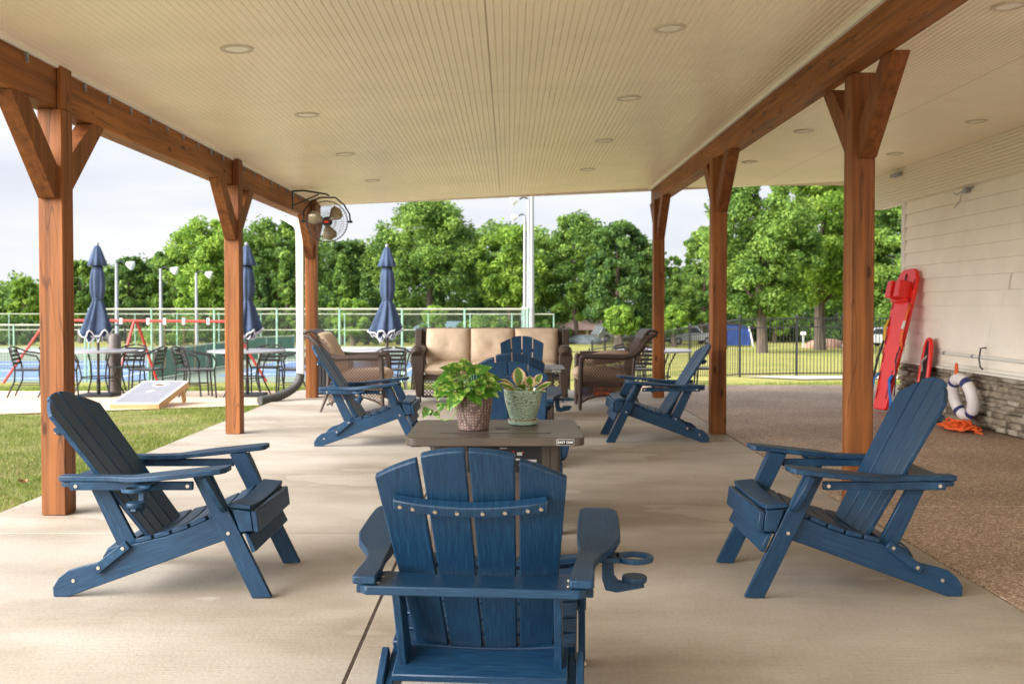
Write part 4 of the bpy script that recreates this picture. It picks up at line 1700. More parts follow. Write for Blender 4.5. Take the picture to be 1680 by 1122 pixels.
    lbo = lb.build('lumbar_bar', M['blue_cross'], r, bevel=.003)
    for s in (-1, 1):
        for u in (.070, .125):
            MB().tube([(u, s * .245, .4815), (u, s * .245, .4835)], .005, 8).build('screw', M['bolt'], lbo)
    # lower cross bar behind the back
    MB().prism([(.215, -.24, .168), (.215, .24, .168), (.335, .24, .214), (.325, .12, .210), (.318, 0, .208), (.325, -.12, .210), (.335, -.24, .214)], (-.008, 0, .022)).build('rear_cross_bar', M['blue_cross'], r, **bv)

    # back slats
    Bp = Vector((.372, 0, .205))
    dr = Vector((-.552, 0, .834)).normalized()
    nr = Vector((.834, 0, .552)).normalized()           # forward normal
    top = lambda y: .776 - 1.72 * y * y - (.010 if abs(y) > .122 else 0)
    # the slats also pass the lumbar bar: the outer ones sit a little forward
    sl = [(-.242, -.127), (-.116, -.005), (.005, .116), (.127, .242)]
    for i, (y0, y1) in enumerate(sl):
        f0 = .80
        fw = .004
        pts = [(y0 * f0, 0), (y1 * f0, 0)]
        for k in range(7):
            y = y1 + (y0 - y1) * k / 6
            pts.append((y, top(y)))
        P = [Bp + Vector((0, y, 0)) + dr * t + nr * (fw + 1.1 * (abs(y) * abs(y)) * .35) for y, t in pts]
        MB().prism(P, -nr * .020).build('back_slat', B, r, bevel=.0035, seg=2)
    # curved cleat across the upper back
    m = MB()
    t0, t1 = .582, .615
    v, f = [], []
    K = 9
    for k in range(K + 1):
        y = -.195 + .39 * k / K
        bow = .35 * y * y * 1.1
        dip = .25 * (y * y)
        for (t, off) in ((t0 + dip, -.0185), (t1 + dip, -.0185), (t1 + dip, -.046), (t0 + dip, -.046)):
            v.append(Bp + Vector((0, y, 0)) + dr * t + nr * (off + bow))
    for k in range(K):
        for c in range(4):
            d = (c + 1) % 4
            f.append((k * 4 + c, k * 4 + 4 + c, k * 4 + 4 + d, k * 4 + d))
    f.append((0, 1, 2, 3))
    f.append((K * 4 + 3, K * 4 + 2, K * 4 + 1, K * 4))
    m._add(v, f)
    cl = m.build('back_cleat', B, r, bevel=.003)
    for y in (-.178, -.145, -.088, -.032, .032, .088, .145, .178):
        bow = .35 * y * y * 1.1
        c = Bp + Vector((0, y, 0)) + dr * (.598 + .25 * y * y) + nr * (-.046 + bow)
        MB().tube([c, c - nr * .0025], .0055, 8).build('screw', M['bolt'], cl)

    # seat slats, dished
    def dished(u0, z0, u1, z1, wdt, th, dip, name, y_half=.262):
        v, f = [], []
        K = 10
        d = Vector((u1 - u0, 0, z1 - z0)).normalized()
        n_ = Vector((-d.z, 0, d.x))
        for k in range(K + 1):
            y = -y_half + 2 * y_half * k / K
            q = -dip * (1 - (y / y_half) ** 2)
            for (uu_, zz_, o) in ((u0, z0, 0), (u1, z1, 0), (u1, z1, th), (u0, z0, th)):
                v.append(Vector((uu_, y, zz_)) + n_ * (o + q))
        for k in range(K):
            for c in range(4):
                dd = (c + 1) % 4
                f.append((k * 4 + c, k * 4 + 4 + c, k * 4 + 4 + dd, k * 4 + dd))
        f.append((0, 1, 2, 3))
        f.append((K * 4 + 3, K * 4 + 2, K * 4 + 1, K * 4))
        return MB()._add(v, f).build(name, M['blue_cross'], r, bevel=.003)

    tops = [(.38, .231), (.46, .249), (.54, .277), (.62, .312), (.69, .345), (.79, .382)]
    zt_ = lambda u: lerp_tab([(.31, .212)] + tops, u)
    for k in range(5):
        u0 = .338 + k * .0745
        u1 = u0 + .064
        dished(u0, zt_(u0) + .0015, u1, zt_(u1) + .0015, 0, .019, .016, 'seat_slat')
    dished(.722, .372, .812, .364, 0, .020, .018, 'seat_slat', .285)
    # nose blocks and boards
    for s in (-1, 1):
        y = .2885 if s > 0 else -.2885
        MB().prism([(.738, y - s * .0, .366), (.812, y, .359), (.824, y, .276), (.770, y, .272)], (0, -s * .023, 0)).build('nose_block', B, r, **bv)
    MB().prism([(.8150, -.288, .357), (.8375, -.288, .357), (.8480, -.288, .272), (.8260, -.288, .272)], (0, .576, 0)).build('front_apron', M['blue_cross'], r, **bv)
    MB().prism([(.786, -.290, .270), (.806, -.290, .262), (.838, -.290, .196), (.818, -.290, .188)], (0, .580, 0)).build('front_stretcher', M['blue_cross'], r, **bv)
    # cup holder on the sitter's right
    ch = MB()
    ch.prism([(.365, -.312, .467), (.435, -.312, .467), (.44, -.385, .467), (.36, -.385, .467)], (0, 0, .014))
    ring = [(.030 + .0, 0), (.050, 0), (.052, .014), (.031, .014), (.030, 0)]
    rg = MB().lathe([(.036, .467), (.054, .467), (.055, .474), (.054, .481), (.036, .481), (.035, .474), (.036, .467)], (.40, -.428, 0), 32, caps=False)
    ch._add(rg.v, rg.f)
    cho = ch.build('cup_holder', B, r, bevel=.0015)
    MB().prism([(.388, -.335, .466), (.388, -.368, .466), (.388, -.370, .425), (.388, -.382, .408), (.388, -.452, .406), (.388, -.457, .392), (.388, -.378, .376), (.388, -.345, .382), (.388, -.335, .414)], (.022, 0, 0)).build('cup_holder_stem', B, cho, bevel=.002)
    MB().lathe([(.034, .407), (.036, .411), (.036, .419), (.034, .423), (.0, .423)], (.40, -.428, 0), 28).build('cup_rest', B, cho)
    return r


proto = adirondack()
chairs = [
    (-.098, 2.46, 90 - 4.5, 'blue adirondack chair in the foreground seen from behind with its cup holder on the right'),
    (-1.868, 4.315, 0, 'large blue adirondack chair beside the first left post, facing right'),
    (1.862, 4.31, 180, 'large blue adirondack chair on the right in front of the nearest right post, facing left'),
    (-.005, 6.04, -90, 'blue adirondack chair directly behind the fire table, facing the camera behind the potted plants'),
    (.020, 7.22, 90, 'second blue adirondack back in the middle row, turned away from the camera'),
    (.145, 11.05, -90, 'farthest blue adirondack chair standing in front of the sofa cushions'),
    (-1.645, 8.64, 0, 'blue adirondack chair in front of the left wicker armchair'),
    (1.742, 8.885, 180, 'blue adirondack chair in front of the right wicker armchair'),
]
KIDS.clear()
for i, (x, y, rz, lab) in enumerate(chairs):
    o = proto if i == 0 else copy_tree(proto)
    o.location = (x, y, 0.001)
    o.rotation_euler.z = R(rz)
    tag(o, lab, 'adirondack chair', 'blue adirondack chairs under the porch')
    tilt = {1: -4.0, 2: 4.5, 0: -1.5}.get(i, 0)        # the folding backs do not all sit at the same notch
    if tilt and i:
        piv = Vector((.372, 0, .205))
        rm = Matrix.Rotation(R(tilt), 3, 'Y')
        for ch in [q for q in SC.objects if q.parent == o]:
            if ch.name.split('.')[0] in ('back_slat', 'back_cleat'):
                ch.rotation_euler = (0, R(tilt), 0)
                ch.location = piv - rm @ piv


# ================================================================== FIRE TABLE
def rounded_rect(w, d, r, n=6):
    pts = []
    for cx_, cy_, a0 in ((w - r, d - r, 0), (-w + r, d - r, 90), (-w + r, -d + r, 180), (w - r, -d + r, 270)):
        for k in range(n + 1):
            a = R(a0 + 90 * k / n)
            pts.append((cx_ + r * math.cos(a), cy_ + r * math.sin(a)))
    return pts


def fire_table():
    r = empty('fire_pit_table')
    w, d = .384, .338
    top = MB().prism([(x, y, .600) for x, y in rounded_rect(w, d, .05)], (0, 0, .035)).build('table_top', M['woodtop'], r, bevel=.004, seg=2)
    # inset burner lid with a gap line round it and a finger hole
    MB().prism([(x + 0, y, .6352) for x, y in rounded_rect(.247, .186, .006, 2)], (0, 0, .0005)).build('lid_gap', M['label_black'], top)
    lid = MB().prism([(x + 0, y, .636) for x, y in rounded_rect(.2445, .1835, .005, 2)], (0, 0, .0018)).build('burner_lid', M['woodtop'], top)
    MB().lathe([(.028, .638), (.028, .6392), (.0, .6392)], (.03, -.04, 0), 24).build('finger_hole', M['label_black'], lid)
    MB().lathe([(.0285, .638), (.031, .6398), (.033, .638)], (.03, -.04, 0), 24, caps=False).build('finger_hole_ring', M['brown_metal'], lid)
    # cabinet
    bw, bd = .283, .245
    c = MB()
    c.prism([(x, y, .03) for x, y in rounded_rect(bw, bd, .02, 3)], (0, 0, .569))
    cab = c.build('cabinet', M['brown_metal'], r, bevel=.002)
    for (x0, x1, z0, z1) in ((-bw + .075, bw - .075, .06, .44), (-bw + .075, bw - .075, .45, .462)):
        MB().box(x0, -bd - .003, z0, x1, -bd - .0005, z1).build('front_panel', M['brown_metal'], cab, bevel=.001)
    for x in (-bw + .045, bw - .045):
        MB().box(x - .0015, -bd - .0015, .04, x + .0015, -bd - .0005, .595).build('panel_groove', M['label_black'], cab)
    cp = MB().box(-.12, -bd - .006, .475, bw - .085, -bd - .0008, .588).build('control_panel', M['label_black'], cab, bevel=.001)
    yk = -bd - .0065
    m = MB()
    for (x, z, a, b) in ((.020, .577, .032, .004), (.110, .520, .070, .010), (.105, .500, .060, .010), (.060, .545, .026, .010), (.095, .548, .022, .014), (.090, .527, .018, .008)):
        m.box(x, yk - .0005, z, x + a, yk + .001, z + b)
    m.build('panel_print', M['label_grey'], cp)
    m = MB()
    for (x, z, a, b) in ((.076, .563, .006, .003), (.118, .561, .006, .003), (.128, .5235, .026, .003)):
        m.box(x, yk - .001, z, x + a, yk + .001, z + b)
    m.build('panel_warning_print', M['red_emblem'], cp)
    MB().tube([(-.048, yk, .530), (-.048, yk - .002, .530)], .032, 28).build('knob_ring', M['red_emblem'], cp)
    k = MB().tube([(-.048, yk - .002, .530), (-.048, yk - .026, .530)], .027, 24).build('control_knob', M['black_plastic'], cp, bevel=.002)
    MB().tube([(-.088, yk, .560), (-.088, yk - .008, .560)], .007, 14).build('ignition_button', M['white_metal'], cp)
    # badge on the front edge of the top
    b = MB().prism([(.300 + x, -d - .0005, .6175 + z) for x, z in rounded_rect(.0375, .0125, .005, 3)], (0, -.003, 0)).build('badge', M['label_white'], top)
    MB().prism([(.300 + x, -d - .0037, .6175 + z) for x, z in rounded_rect(.0362, .0113, .0045, 3)], (0, -.0008, 0)).build('badge_field', M['label_black'], b)
    text_obj('EAST OAK', .0140, M['label_white'], b, (.300, -d - .0048, .6172), (R(90), 0, 0), 'badge_lettering', .0003, 1.04, .0003)
    return r


ft = fire_table()
ft.location = (-.060, 4.535, 0)
tag(ft, 'dark brown square fire table in front, carrying the two potted plants', 'fire table', 'brown fire pit tables')
ft2 = copy_tree(ft)
ft2.location = (.12, 9.05, 0)
tag(ft2, 'second brown fire table hidden between the farther blue chairs', 'fire table', 'brown fire pit tables')
TT = .6385


# ---- plants
def leaf(m_v, m_f, m_uv, base, d, up, ln, wd, shape, fold=.25, curl=.3):
    """one leaf blade; d: direction, up: face normal hint"""
    d = Vector(d).normalized()
    up = Vector(up)
    sd = d.cross(up).normalized()
    up = sd.cross(d).normalized()
    K = 7
    o = len(m_v)
    for i in range(K + 1):
        t = i / K
        if shape == 'heart':
            w = wd * (1.0 * math.sin(math.pi * min(1, (t * .86 + .14)) ** .72)) if t < 1 else 0
            w = wd * max(0, math.sin(math.pi * (t * .92 + .08) ** .62)) if t < 1 else 0
        else:
            w = wd * max(.0, math.sin(math.pi * (t * .96 + .02) ** 1.25)) if t < 1 else 0
        c = Vector(base) + d * (ln * t) - up * (curl * ln * t * t)
        for j, sx in ((0, -1), (1, -.5), (2, 0), (3, .5), (4, 1)):
            z = fold * w * abs(sx) ** 1.5 - .12 * w * math.sin(t * 9 + sx * 3) * abs(sx)
            m_v.append(c + sd * (w * sx) + up * z)
            m_uv.append(((sx * (w / wd if wd else 0) * .0 + sx) * .5 + .5, t))
    for i in range(K):
        for j in range(4):
            a = o + i * 5 + j
            m_f.append((a, a + 1, a + 6, a + 5))


def leaf_mesh(name, V_, F_, UV_, mat, parent):
    me = bpy.data.meshes.new(name)
    me.from_pydata([tuple(v) for v in V_], [], F_)
    me.materials.append(mat)
    uvl = me.uv_layers.new(name='UVMap')
    for lp in me.loops:
        uvl.data[lp.index].uv = UV_[lp.vertex_index]
    me.polygons.foreach_set('use_smooth', [True] * len(me.polygons))
    me.update()
    o = bpy.data.objects.new(name, me)
    C.objects.link(o)
    o.parent = parent
    return o


def pothos(loc):
    random.seed(4)
    e = empty('potted_plant', loc, 0, 'trailing variegated pothos in a brown textured pot on the fire table', 'potted plant', None)
    MB().lathe([(.060, 0), (.068, .004), (.072, .03), (.082, .09), (.088, .143), (.0895, .150), (.084, .150), (.080, .120)], n=48, caps=False).build('pot', M['pot_brown'], e)
    MB().lathe([(.0, .0), (.0675, .0)], n=40, caps=False).build('pot_base', M['pot_brown'], e)
    MB().lathe([(.081, .124), (.05, .130), (.0, .133)], n=24, caps=False).build('soil', M['soil'], e)
    V_, F_, U_ = [], [], []
    st = MB()
    # leaves placed in the bushy mound: (dx, dy, dz) tips of stems over the pot; px deltas taken from the photograph's layout
    spots = [(-.045, .0, .30, -.4, .3, .9), (.030, -.01, .285, .5, -.2, .8), (-.075, -.03, .265, -.7, -.3, .5), (-.105, .0, .245, -1, 0, .2), (-.02, -.05, .262, -.1, -.7, .6),
             (.012, .04, .27, .2, .6, .7), (.055, .01, .250, .9, .1, .25), (.080, -.02, .222, 1, -.2, .0), (-.06, -.06, .225, -.5, -.7, .1), (-.03, -.075, .20, -.2, -1, .0),
             (.03, -.07, .215, .4, -.9, .1), (-.09, -.05, .195, -.9, -.4, -.3), (-.05, -.085, .175, -.5, -.8, -.7), (.0, -.08, .172, .5, -.8, -.2), (.05, -.05, .19, .8, -.6, -.1),
             (-.10, .04, .215, -.9, .4, .1), (-.04, .07, .24, -.3, .9, .4), (.04, .07, .24, .5, .8, .3), (.07, .05, .215, .9, .5, .0), (-.07, .03, .275, -.6, .3, .6),
             (.0, .0, .275, .1, -.2, 1), (-.12, -.02, .215, -1, -.2, -.4), (-.085, -.045, .235, -.8, -.6, .2), (.02, -.03, .235, .3, -.9, .5), (.062, -.035, .235, .9, -.5, .3),
             (-.02, .02, .29, -.1, .2, 1), (-.055, -.02, .29, -.6, -.3, .7), (-.01, -.06, .228, .1, -1, .3), (.01, -.075, .188, .9, -.5, -.1), (-.075, -.075, .155, -.6, -.6, -.9)]
    for i, (x, y, z, dx, dy, dz) in enumerate(spots):
        x, y, z = x * .92 - .012, y, .14 + (z - .14) * .80
        b = Vector((x, y, z))
        root = Vector((x * .25, y * .25, .135))
        mid = root.lerp(b, .5) + Vector((x * .15, y * .15, .03))
        st.tube([root, mid, b], [.0025, .0022, .0016], 6)
        d = Vector((dx, dy, dz * .55 - .12)) + Vector((random.uniform(-.25, .25), random.uniform(-.25, .25), random.uniform(-.15, .15)))
        sz = random.uniform(.070, .096)
        up = Vector((dx * .2, dy * .2 - .75, .8 + .2 * random.random()))
        leaf(V_, F_, U_, b, d, up, sz, sz * .40, 'heart', .25, random.uniform(.15, .5))
    # more small filler leaves
    for i in range(14):
        a = random.uniform(0, 6.283)
        q = random.uniform(.02, .07)
        z = random.uniform(.16, .23)
        b = Vector((q * math.cos(a) - .01, q * math.sin(a), z))
        st.tube([(b.x * .3, b.y * .3, .135), b], [.002, .0014], 5)
        d = Vector((math.cos(a), math.sin(a), random.uniform(-.4, .5)))
        sz = random.uniform(.045, .07)
        leaf(V_, F_, U_, b, d, (random.uniform(-.3, .3), -.4, 1), sz, sz * .36, 'heart', .3, .3)
    # trailing vine to the left, hanging past the pot and lifting again
    s = 1 / 361.
    pts = [(-.055, -.06, .165), (-.083, -.075, .125), (-.072, -.085, .095), (-.090, -.09, .060), (-.125, -.09, .050), (-.160, -.085, .065), (-.190, -.08, .090), (-.200, -.08, .105)]
    st.tube(pts, .0022, 6)
    st.tube([(-.150, -.087, .055), (-.148, -.085, .085), (-.14, -.085, .11)], .0018, 6)
    st.tube([(-.085, -.05, .20), (-.125, -.05, .185), (-.145, -.055, .16)], .0018, 6)
    for (b, d, sz) in (((-.200, -.08, .105), (-.35, -.3, -.8), .052), ((-.185, -.08, .10), (-.1, .1, -1), .034), ((-.15, -.085, .085), (-.7, -.3, -.25), .030), ((-.158, -.085, .105), (.75, -.2, .35), .050), ((-.128, -.052, .205), (-.5, -.3, -1.1), .078)):
        leaf(V_, F_, U_, b, d, (.2, -1, .35), sz, sz * .38, 'heart', .3, .2)
    leaf_mesh('foliage', V_, F_, U_, M['pothos'], e)
    st.build('stems', M['stem'], e)
    return e


def peperomia(loc):
    random.seed(9)
    e = empty('potted_plant', loc, 0, 'variegated peperomia with pink edged leaves in a green glazed pot on a saucer', 'potted plant', None)
    sc = MB().lathe([(.0, 0), (.062, 0), (.068, .004), (.0715, .016), (.072, .024), (.069, .025), (.066, .012), (.0, .010)], n=48, caps=False).build('saucer', M['glaze_plain'], e)
    MB().lathe([(.0722, .022), (.0725, .025), (.0715, .027), (.069, .0262)], n=48, caps=False).build('saucer_rim', M['glaze_rim'], sc)
    pot = MB().lathe([(.055, .011), (.058, .020), (.068, .050), (.078, .080), (.086, .115), (.0905, .150), (.0905, .158)], n=56, caps=False).build('pot', M['pot_green'], e)
    MB().lathe([(.0905, .158), (.0915, .161), (.0905, .165), (.087, .165), (.084, .155), (.080, .130)], n=56, caps=False).build('pot_rim', M['glaze_plain'], pot)
    MB().lathe([(.082, .138), (.04, .144), (.0, .145)], n=24, caps=False).build('soil', M['soil'], e)
    V_, F_, U_ = [], [], []
    st = MB()
    # base x, y, z, direction, length, width, normal hint
    L_ = [(-.018, -.005, .17, (-.05, -.05, 1), .100, .034, (.15, -1, .1)), (-.035, -.02, .16, (-.85, -.1, .45), .088, .024, (.2, -.7, 1)), (-.035, .02, .165, (-.95, .1, .75), .085, .018, (.2, -.5, 1)),
          (.005, -.045, .165, (-.35, -.75, .55), .062, .034, (0, .3, 1)), (.012, .0, .165, (-.25, 0, 1), .070, .020, (.3, -1, .1)), (.030, -.01, .175, (.05, -.35, .9), .058, .028, (0, -1, .5)),
          (.045, .015, .170, (.55, .0, .85), .080, .022, (-.3, -1, .3)), (.050, -.015, .155, (.92, -.1, .55), .098, .018, (-.2, -.8, .9)), (.040, -.035, .165, (.35, -.5, .55), .055, .026, (0, -.6, 1)),
          (.020, -.055, .155, (.2, -.6, .2), .050, .020, (0, -.3, 1)), (-.010, -.055, .155, (-.1, -.5, .25), .04, .018, (0, -.4, 1)), (.060, -.03, .15, (.8, -.4, .2), .055, .018, (0, -.4, 1)),
          (.0, .03, .165, (.1, .4, .9), .07, .024, (0, -1, .3)), (-.04, -.045, .150, (-.5, -.5, .4), .05, .022, (0, -.4, 1)), (.035, -.05, .15, (.05, -.3, .8), .045, .012, (0, -1, .3))]
    for (x, y, z, d, ln, wd, up) in L_:
        st.tube([(x * .4, y * .4, .14), (x, y, z)], [.004, .003], 6)
        leaf(V_, F_, U_, (x, y, z), d, up, ln, wd, 'ovate', .35, .12)
    leaf_mesh('foliage', V_, F_, U_, M['pep'], e)
    st.build('stems', M['stem'], e)
    return e


pothos((-.160, 4.47, TT))
peperomia((.066, 4.66, TT))


# ================================================================== WICKER FURNITURE
def lattice_panel(w, h, step=.034, t=.0042, clip=None):
    """crossing diagonal canes filling a w x h rectangle in the x-z plane"""
    m = MB()
    for sgn in (1, -1):
        k = -int(h / step) - 1
        while k * step < w + h:
            s0 = k * step
            seg = []
            if sgn > 0:
                a, b = max(0, -s0), min(h, w - s0)
                if b - a > .01:
                    seg = [(s0 + a, a), (s0 + b, b)]
            else:
                a, b = max(0, s0 - w), min(h, s0)
                if b - a > .01:
                    seg = [(s0 - a, a), (s0 - b, b)]
            if seg:
                (x0, z0), (x1, z1) = seg
                if clip:
                    N = 12
                    pts = [(x0 + (x1 - x0) * i / N, z0 + (z1 - z0) * i / N) for i in range(N + 1)]
                    keep = [clip(px_, pz_) for px_, pz_ in pts]
                    run = None
                    for i in range(N + 1):
                        if keep[i] and run is None:
                            run = i
                        if (not keep[i] or i == N) and run is not None:
                            e_ = i if keep[i] else i - 1
                            if e_ > run:
                                m.bar((pts[run][0], sgn * .0022, pts[run][1]), (pts[e_][0], sgn * .0022, pts[e_][1]), t * 2.2, t, (0, 1, 0))
                            run = None
                else:
                    m.bar((x0, sgn * .0022, z0), (x1, sgn * .0022, z1), t * 2.2, t, (0, 1, 0))
            k += 1
    return m


def pillow_mesh(w, d, h, tuft=0, n=18, puff=.5, seed=0):
    """soft box w(x) x d(y) x h(z) centred at the origin, with tufts on +z"""
    rng = np.random.default_rng(seed)
    bm_v, bm_f = [], []
    m = MB()
    K = n
    ph = rng.random(8) * 6
    def prof(a):
        return (1 - abs(a) ** 7) ** .5 if abs(a) < 1 else 0
    for side in (1, -1):
        o = len(m.v)
        for i in range(K + 1):
            for j in range(K + 1):
                a, b = -1 + 2 * i / K, -1 + 2 * j / K
                # pack samples near the border
                a = math.copysign(1 - (1 - abs(a)) ** 1.4, a)
                b = math.copysign(1 - (1 - abs(b)) ** 1.4, b)
                q = (prof(a) * prof(b))
                z = q * (h / 2) * (1 - puff + puff * (1 - .5 * (a * a + b * b)))
                if side > 0 and tuft:
                    for (ta, tb) in tuft:
                        r2 = ((a - ta) * w / 2) ** 2 + ((b - tb) * d / 2) ** 2
                        z -= .024 * math.exp(-r2 / .0015) + .012 * math.exp(-r2 / .012)
                z += .004 * math.sin(5 * a + ph[0]) * math.sin(6 * b + ph[1]) * q
                z += .0025 * math.sin(17 * a + 6 * b + ph[2]) * q
                cr_ = 1 - .025 * (abs(a * b)) ** 3
                m.v.append((a * w / 2 * cr_, b * d / 2 * cr_, side * z))
        for i in range(K):
            for j in range(K):
                p = o + i * (K + 1) + j
                f = (p, p + K + 1, p + K + 2, p + 1)
                m.f.append(f if side > 0 else f[::-1])
                m.mi.append(0)
    return m


def put(m, loc, rot):
    mt = Matrix.Translation(loc) @ rot
    m.v = [tuple(mt @ Vector(p)) for p in m.v]
    return m


RX = lambda a: Matrix.Rotation(R(a), 4, 'X')
RY = lambda a: Matrix.Rotation(R(a), 4, 'Y')
RZ = lambda a: Matrix.Rotation(R(a), 4, 'Z')


def sofa():
    # faces -y; x across
    e = empty('wicker_sofa', (-.215, 12.15, 0.001), 0, 'brown wicker three seat sofa with tan cushions at the far end of the porch', 'sofa')
    W = M['wicker']
    w = 1.0
    # arms: rolled tops, tapering to the floor at the front
    for s in (-1, 1):
        m = MB()
        prof = []
        v, f = [], []
        # front upright: wide at the arm, narrow at the foot
        rows_ = [(.60, .075, .0), (.55, .085, -.01), (.45, .075, .0), (.3, .062, .01), (.12, .045, .03), (.08, .040, .035)]
        for (z, hw, off) in rows_:
            cx_ = s * (w - .085) - s * off * .0 + s * (-.035 * (1 - z / .6))
            for (dx, dy) in ((-hw, 0), (hw, 0), (hw, .09), (-hw, .09)):
                v.append((cx_ + dx, dy, z))
        for i in range(len(rows_) - 1):
            for c in range(4):
                d_ = (c + 1) % 4
                f.append((i * 4 + c, i * 4 + d_, i * 4 + 4 + d_, i * 4 + 4 + c))
        f.append((0, 3, 2, 1))
        k = (len(rows_) - 1) * 4
        f.append((k, k + 1, k + 2, k + 3))
        m._add(v, f)
        a = m.build('arm_front', W, e, bevel=.012, seg=2)
        MB().tube([(s * (w - .12), .04, .08), (s * (w - .125), .04, 0)], .013, 8).build('foot', M['steel_dark'], a)
        m = MB()
        m.tube([(s * (w - .085), -.012, .585), (s * (w - .085), .03, .625), (s * (w - .085), .12, .63), (s * (w - .09), .45, .62), (s * (w - .10), .70, .66)], [.066, .08, .078, .072, .066], 12)
        m.build('armrest', W, e)
        m = lattice_panel(.60, .44, .04)
        mt = Matrix.Translation((s * (w - .03), .09, .14)) @ RZ(90)
        m.v = [tuple(mt @ Vector(p)) for p in m.v]
        m.build('side_lattice', M['lattice'], e)
        MB().bar((s * (w - .04), .74, 0), (s * (w - .06), .70, .9), .05, .05, (0, 1, 0)).build('rear_leg', W, e, bevel=.008)
    # back frame
    m = MB()
    m.prism([(-w + .05, .62, .86), (-w + .05, .70, .905), (-w + .05, .80, .89), (-w + .05, .78, .85), (-w + .05, .70, .40), (-w + .05, .60, .40)], (2 * w - .1, 0, 0))
    for s in (-1, 1):
        m.box(s * (w - .035) - .055, .50, .40, s * (w - .035) + .055 - .03 * (s > 0), .72, .908) if False else None
    m.build('back_frame', W, e, bevel=.012, seg=2)
    for s in (-1, 1):
        MB().prism([(s * (w - .10), .50, .60), (s * (w - .10), .56, .885), (s * (w - .10), .72, .90), (s * (w - .10), .72, .60)], (s * .085, 0, 0)).build('back_wing', W, e, bevel=.01, seg=2)
    # seat deck and front apron rail
    MB().box(-w + .14, .03, .27, w - .14, .70, .325).build('seat_deck', W, e, bevel=.01)
    MB().bar((-w + .15, .03, .075), (w - .15, .03, .075), .03, .03).build('bottom_rail', W, e, bevel=.005)
    for x in (-w + .15, -.42, .42, w - .15):
        MB().box(x - .02, .015, .075, x + .02, .05, .28).build('apron_post', W, e)
    m = lattice_panel(2 * w - .28, .20, .042)
    mt = Matrix.Translation((-w + .14, .03, .08))
    m.v = [tuple(mt @ Vector(p)) for p in m.v]
    m.build('front_lattice', M['lattice'], e)
    # cushions
    iw = (2 * w - .30) / 3
    for k in range(3):
        x = -w + .15 + iw * (k + .5)
        c = put(pillow_mesh(iw - .008, .66, .175, None, seed=k, puff=.25), (x, .345, .402), RX(2)).build('seat_cushion', M['cushion'], e, ang=60)
        b = put(pillow_mesh(iw - .004, .46, .19, [(0, -.02), ], seed=k + 5, puff=.35), (x, .565, .675), RX(78)).build('back_cushion', M['cushion'], e, ang=60)
    return e


sofa()


def wicker_chair(label, x, y, rz, extra=None):
    """faces +x, u=0 at the rear foot; mirrored by rotation"""
    e = empty('wicker_armchair', (x, y, 0.001), R(rz), label, 'armchair', 'brown wicker armchairs')
    W = M['wicker']
    hw = .34
    for s in (-1, 1):
        y_ = s * hw
        # one continuous rail: back edge, sweeping down into the arm and the front leg
        MB().tube([(-.235, y_ * .96, .855), (-.17, y_ * .97, .845), (-.10, y_, .78), (-.03, y_, .68), (.04, y_, .625), (.14, y_, .605), (.40, y_, .612), (.60, y_, .612)],
                  [.018, .030, .032, .034, .034, .032, .032, .030], 12).build('arm_rail', W, e)
        MB().tube([(.61, y_, .615), (.635, y_, .585), (.64, y_, .3), (.645, y_, 0)], [.03, .030, .027, .020], 10).build('front_leg', W, e)
        MB().tube([(.03, y_, .60), (.04, y_, .35), (.02, y_, .18), (-.05, y_, .0)], [.022, .022, .018, .012], 8).build('rear_leg', W, e)
        # lattice side: upper panel, seat band and apron with an arched bottom
        arch = lambda px_, pz_: pz_ > .035 + .085 * math.sin(math.pi * max(0, min(1, px_ / .60)))
        m = lattice_panel(.60, .545, .036, .0042, arch)
        mt = Matrix.Translation((.04, y_, .05))
        m.v = [tuple(mt @ Vector(p)) for p in m.v]
        m.build('side_lattice', M['lattice'], e)
        MB().tube([(.02, y_, .08), (.12, y_, .125), (.25, y_, .16), (.34, y_, .17), (.45, y_, .16), (.56, y_, .125), (.63, y_, .085)], .012, 8).build('side_arch', W, e)
        MB().bar((.04, y_, .275), (.63, y_, .275), .022, .03).build('side_rail', W, e, bevel=.005)
        m = lattice_panel(.26, .30, .036, .0042, lambda a, b: b > .30 - (a) * 1.9 and b < .60 - a * 1.55)
        mt = Matrix.Translation((-.20, y_, .52))
        m.v = [tuple(mt @ Vector(p)) for p in m.v]
        m.build('wing_lattice', M['lattice'], e)
    # curled back
    v, f = [], []
    prof = [(-.24, .862), (-.20, .885), (-.15, .885), (-.11, .85), (-.04, .70), (.03, .52), (.06, .36)]
    K = 8
    for (u, z) in prof:
        for k in range(K + 1):
            yy = -hw * .95 + 2 * hw * .95 * k / K
            cv = .02 * (1 - (yy / hw) ** 2)
            v.append((u - cv, yy, z + cv * .3))
    n = K + 1
    for i in range(len(prof) - 1):
        for k in range(K):
            a = i * n + k
            f.append((a, a + 1, a + n + 1, a + n))
    b = MB()._add(v, f).build('backrest', W, e)
    sd = b.modifiers.new('t', 'SOLIDIFY')
    sd.thickness = .03
    sd.offset = -1
    MB().box(.04, -hw + .02, .26, .63, hw - .02, .31).build('seat_deck', W, e, bevel=.01)
    m = lattice_panel(2 * hw, .15, .036)
    mt = Matrix.Translation((.64, -hw, .14)) @ RZ(90)
    m.v = [tuple(mt @ Vector(p)) for p in m.v]
    m.build('front_lattice', M['lattice'], e)
    put(pillow_mesh(.64, .60, .17, None, seed=3, puff=.25), (.39, 0, .385), RY(-3)).build('seat_cushion', M['cushion'], e, ang=60)
    put(pillow_mesh(.50, .60, .17, [(0, 0)], seed=4, puff=.35), (.03, 0, .66), RY(62)).build('back_cushion', M['cushion'], e, ang=60)
    return e


